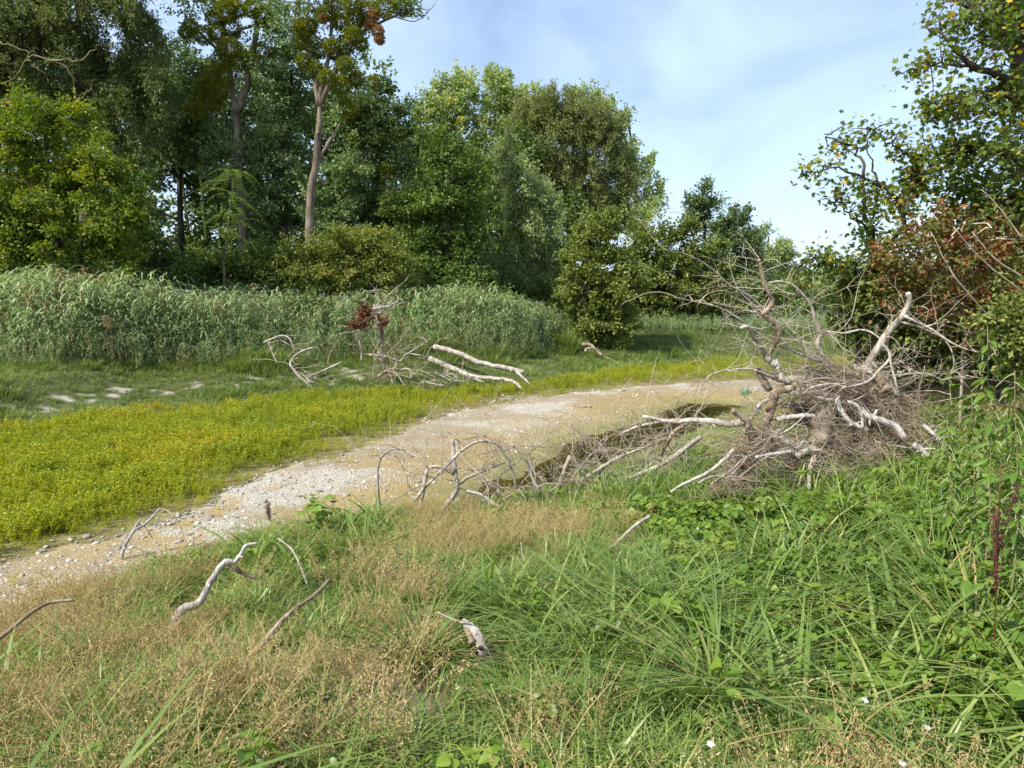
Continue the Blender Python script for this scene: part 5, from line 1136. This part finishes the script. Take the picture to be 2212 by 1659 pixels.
# ------------------------------------------------------------------ single plants of the near bank
from mathutils import Matrix
def leafset(tints, mat): return [mesh('leaf', OV, OQ, OT, mat, np.full(len(OQ)+len(OT), tv), True) for tv in tints]
BL = leafset((.15, .35, .5, .65, .8, .95), M['l_bramble'])
def put_leaf(root, meshes, pos, d, size, up=1.0, name='leaf', sx=1.0):
    B = basis(np.asarray(d, float)[None], up)[0]*size; B[:, 0] *= sx
    o = bpy.data.objects.new(name, meshes[rng.integers(0, len(meshes))]); COL.objects.link(o); o.parent = root
    o.matrix_local = Matrix([list(map(float, B[r]))+[float(pos[r])] for r in range(3)]+[[0, 0, 0, 1]]); return o
for px, py, lb_ in ((1560,1300,'bramble with toothed leaves in threes between the dry grass and the fallen tree'),(1700,1400,'bramble with toothed leaves in threes left of the big sedge tussock'),(1850,1490,'bramble with toothed leaves in threes below the big sedge tussock'),(1950,1560,'bramble growing around the half-hidden white flower'),(1760,1600,'bramble beside the long pale straw stalk'),(1610,1550,'bramble at the tip of the long pale straw stalk'),(2050,1420,'bramble close against the big sedge tussock beside the short white stalk'),(1660,1250,'bramble under the bleached slanting grass stalk'),(1990,1190,'bramble behind the big sedge tussock'),(1180,1300,'small lone bramble in the grass behind the pale rotten stump'),(1150,1560,'small lone bramble in the dry grass well away from the others'),(2120,1570,'bramble next to the dark red dock spike'),(1480,1450,'bramble in front of the broad-leaved grass tussock'),(1840,1330,'bramble between the thin pale straw stalk and the big sedge tussock')):
    p = gp(px, py, .12); p[2] = T(p[0], p[1]); rt_ = empty('bramble_plant', p, lb_, 'bramble', 'brambles growing through the near grass')
    mb = MB(); a0 = rng.uniform(0, 6.28); t = np.linspace(0, 1, 8); ln = rng.uniform(.5, .9); h = rng.uniform(.22, .36)
    c = np.stack([math.cos(a0)*ln*(t-.4), math.sin(a0)*ln*(t-.4), h*np.sin(math.pi*(t*.9+.05))], -1); tubes(mb, c, np.full(8, .004), 5); mb.build('cane', M['stem'], rt_, True)
    for q in np.linspace(.06, .98, 7):
        b = np.array([np.interp(q, t, c[:, k]) for k in range(3)]); a = rng.uniform(0, 6.28); d = np.array([math.cos(a), math.sin(a), rng.uniform(0, .4)]); tip = b+d*rng.uniform(.04, .09); s_ = np.array([-d[1], d[0], 0])
        for dd_, f in ((d-[0, 0, .25], 1.15), (d*.35+s_-[0, 0, .15], .9), (d*.35-s_-[0, 0, .15], .9)): put_leaf(rt_, BL, tip, dd_, f*rng.uniform(.06, .085))
# sedge tussocks
for (px, py, sc1, lab) in ((2030,1290,1.1,'big sedge tussock with long arching leaves combed to one side'),(1880,1150,.95,'sedge tussock in front of the fallen tree, mixed with straw-coloured leaves'),(1460,1320,.8,'broad-leaved grass tussock between the dry grass and the brambles'),(1690,1230,.9,'arching grass tussock under the bleached slanting grass stalk'),(2110,1400,1.0,'arching sedge tussock beside the dark red dock spike'),(1560,1490,.8,'bright arching grass tussock beside the white flower at the bramble edge'),(900,1410,.6,'small grey-green grass tussock below the pale rotten stump')):
    p = gp(px, py, .1); p[2] = T(p[0], p[1]); rt_ = empty('sedge_tussock', p, lab, 'sedge')
    mb = blades(110, .45*sc1, 1.0*sc1, .016, .13*sc1, 1.05, 7, np.clip(rng.normal(size=110)*.2+.4, 0, 1), .65); mb.build('leaf_tuft', M['g_green'], rt_)
    mb = blades(26, .4*sc1, .85*sc1, .011, .09*sc1, 1.1, 6, rng.uniform(.6, 1, 26), .7); mb.build('dry_leaf_tuft', M['g_dry'], rt_)
# pale broad-leaved seedling
M['l_seedling'] = leaf_mat('leaf_seedling', S((0,(.16,.26,.04)),(1,(.30,.40,.08))), .5)
SLf = leafset((.1, .5, .9), M['l_seedling'])
p = gp(700, 1150, .15); p[2] = T(p[0], p[1]); rt_ = empty('broadleaf_seedling', p, 'pale green broad-leaved seedling at the edge of the stones', 'seedling')
for k_ in range(5):
    a = rng.uniform(0, 6.28); ln = rng.uniform(.05, .30); h = rng.uniform(.35, .62); t = np.linspace(0, 1, 6); c = np.stack([math.cos(a)*ln*t, math.sin(a)*ln*t, h*t], -1)
    mb = MB(); tubes(mb, c, .006*(1-.5*t), 5); mb.build('stem', M['stem'], rt_, True)
    for q in (.45, .6, .72, .84, .93, 1.0):
        b = np.array([np.interp(q, t, c[:, k]) for k in range(3)]); a = rng.uniform(0, 6.28); put_leaf(rt_, SLf, b, [math.cos(a), math.sin(a), .15], rng.uniform(.10, .17), 1.6, sx=1.25)
# tall weed with drooping leaves at the right
TWl = leafset((.1, .35, .6), M['l_bramble'])
for (px, py, ptop, D, lab) in ((2140,1020,705,4.6,'tall nettle with drooping leaves and pale seed strings before the dark hollow'),(2105,1000,850,4.9,'shorter nettle leaning beside the tall one'),(2200,1050,800,4.3,'nettle with a bushy top at the right edge behind the dock'),(2050,1010,905,5.4,'small nettle between the tall nettle and the fallen tree'),(2180,1020,890,5.0,'nettle half hidden behind the tall one')):
    b0 = at(px, py, D); b0[2] = T(b0[0], D); tp_ = at(px+10, ptop, D); rt_ = empty('nettle_plant', b0, lab, 'nettle')
    t = np.linspace(0, 1, 10); c = np.linspace([0, 0, 0], tp_-b0, 10)+np.stack([.06*np.sin(t*4), .04*np.sin(t*3), 0*t], -1); mb = MB(); tubes(mb, c, .008*(1-.7*t), 6); mb.build('stem', M['stem'], rt_, True)
    ss = []; 
    for j_, q in enumerate(np.linspace(.15, .99, 52)):
        b = np.array([np.interp(q, t, c[:, k]) for k in range(3)]); a = j_*1.9+rng.normal()*.4; d = np.array([math.cos(a), math.sin(a), -.45]); put_leaf(rt_, TWl, b+d*.02, d, rng.uniform(.075, .12)*(1.15-.4*q), .6, sx=.5)
        ss.append(np.stack([b+d*u*.09+np.array([0, 0, -.05*u*u]) for u in np.linspace(0, 1, 5)]))
    mb = MB(); ss = np.array(ss); tubes(mb, ss, np.full(ss.shape[:2], .004), 4, cap=False); mb.build('seed_strings', M['stem'], rt_)
# red dock
M['dock'] = leaf_mat('dock_seed', S((0,(.07,.025,.018)),(1,(.15,.055,.035))), .15)
for (px, py, ptop, D, lab) in ((2175,1150,1010,3.7,'dark red dock spike in the greenery at the right'),(590,1150,1080,9.6,'thin reddish dock stalk at the edge of the stones')):
    b0 = at(px, py, D); b0[2] = T(b0[0], D); tp_ = at(px-14, ptop, D); rt_ = empty('dock_plant', b0, lab, 'dock'); h = np.linalg.norm(tp_-b0)
    mb = MB(); cs = [np.linspace([0, 0, 0], tp_-b0, 7)] + [np.linspace((tp_-b0)*u, (tp_-b0)*(u+.3)+rng.normal(size=3)*.05*h, 7) for u in (.4, .5, .6)]; tubes(mb, np.array(cs), np.full((4, 7), .004), 4); mb.build('stem', M['dock'], rt_, True)
    mb = MB(); n = 380; P = np.array(cs).reshape(-1, 3); P = P[P[:, 2] > .4*h] if (P[:, 2] > .4*h).sum() > 5 else P; q = P[rng.integers(0, len(P), n)]+rng.normal(size=(n, 3))*.014
    leaves(mb, q, rng.normal(size=(n, 3)), .016, .013, rng.uniform(0, 1, n)); mb.build('seed_head', M['dock'], rt_)['kind'] = 'stuff'
# small white flowers
M['petal'] = leaf_mat('white_petal', S((0,(.72,.72,.70)),(1,(.8,.8,.78))), .3)
PT = leafset((.5,), M['petal'])
for px, py, lab in ((1868,1514,'white five-petalled flower in the brambles below the big sedge tussock'),(1535,1608,'white five-petalled flower where grass meets brambles'),(1949,1648,'white flower low in the brambles beside a straw stalk'),(2002,1572,'half-hidden white flower under the big sedge tussock'),(1507,1142,'tiny white flower in front of the pale treetop')):
    p = gp(px, py, .32); g0 = np.array([p[0], p[1], T(p[0], p[1])]); rt_ = empty('white_flower', g0, lab, 'flower'); c = p-g0
    mb = MB(); tubes(mb, np.linspace([0, 0, 0], c, 5), np.full(5, .002), 4); mb.build('stem', M['stem'], rt_)
    for a in np.arange(5)*1.2566+rng.uniform(0, 1): put_leaf(rt_, PT, c, [math.cos(a), math.sin(a)-.25, -.0+.35+.25*math.sin(a)], .017, .2, 'petal', 1.2)
# straw stalks lying over the greenery
for k_, (a_, b_, lab) in enumerate((((1570,1610),(1880,1590),'long pale straw stalk lying over the lower brambles'),((1640,1330),(1800,1340),'thin pale straw stalk beside the sedge tussock'),((2110,1220),(2205,1095),'yellow straw stalk leaning across the right edge'),((1790,1640),(2000,1480),'stout straw stalk crossing the brambles towards the sedge'),((2060,1430),(2160,1485),'short white stalk at the right of the sedge tussock'),((1740,1120),(1880,1225),'bleached grass stalk slanting in front of the dead tree'))):
    p = gp(*a_, .34); q = gp(*b_, .40); D_ = .5*(p[1]+q[1]); p = at(*a_, D_); q = at(*b_, D_+.15); g0 = np.array([p[0], p[1], T(p[0], p[1])]); rt_ = empty('straw_stalk', g0, lab, 'stalk'); t = np.linspace(0, 1, 9)[:, None]
    c = p*(1-t)+q*t+np.array([0, 0, .05])*np.sin(math.pi*t)-g0; mb = MB(); tubes(mb, c, .0035*np.ones(9), 5); mb.build('culm', M['g_dry'], rt_, True)
    mb = MB(); n = 16; leaves(mb, c[-1]+(c[-1]-c[-2])*rng.uniform(-1, .6, (n, 1))+rng.normal(size=(n, 3))*.006, rng.normal(size=(n, 3))*.4+unit(c[-1]-c[-2])*1.5, .03, .008, rng.uniform(.5, 1, n)); mb.build('seed_head', M['g_dry'], rt_)
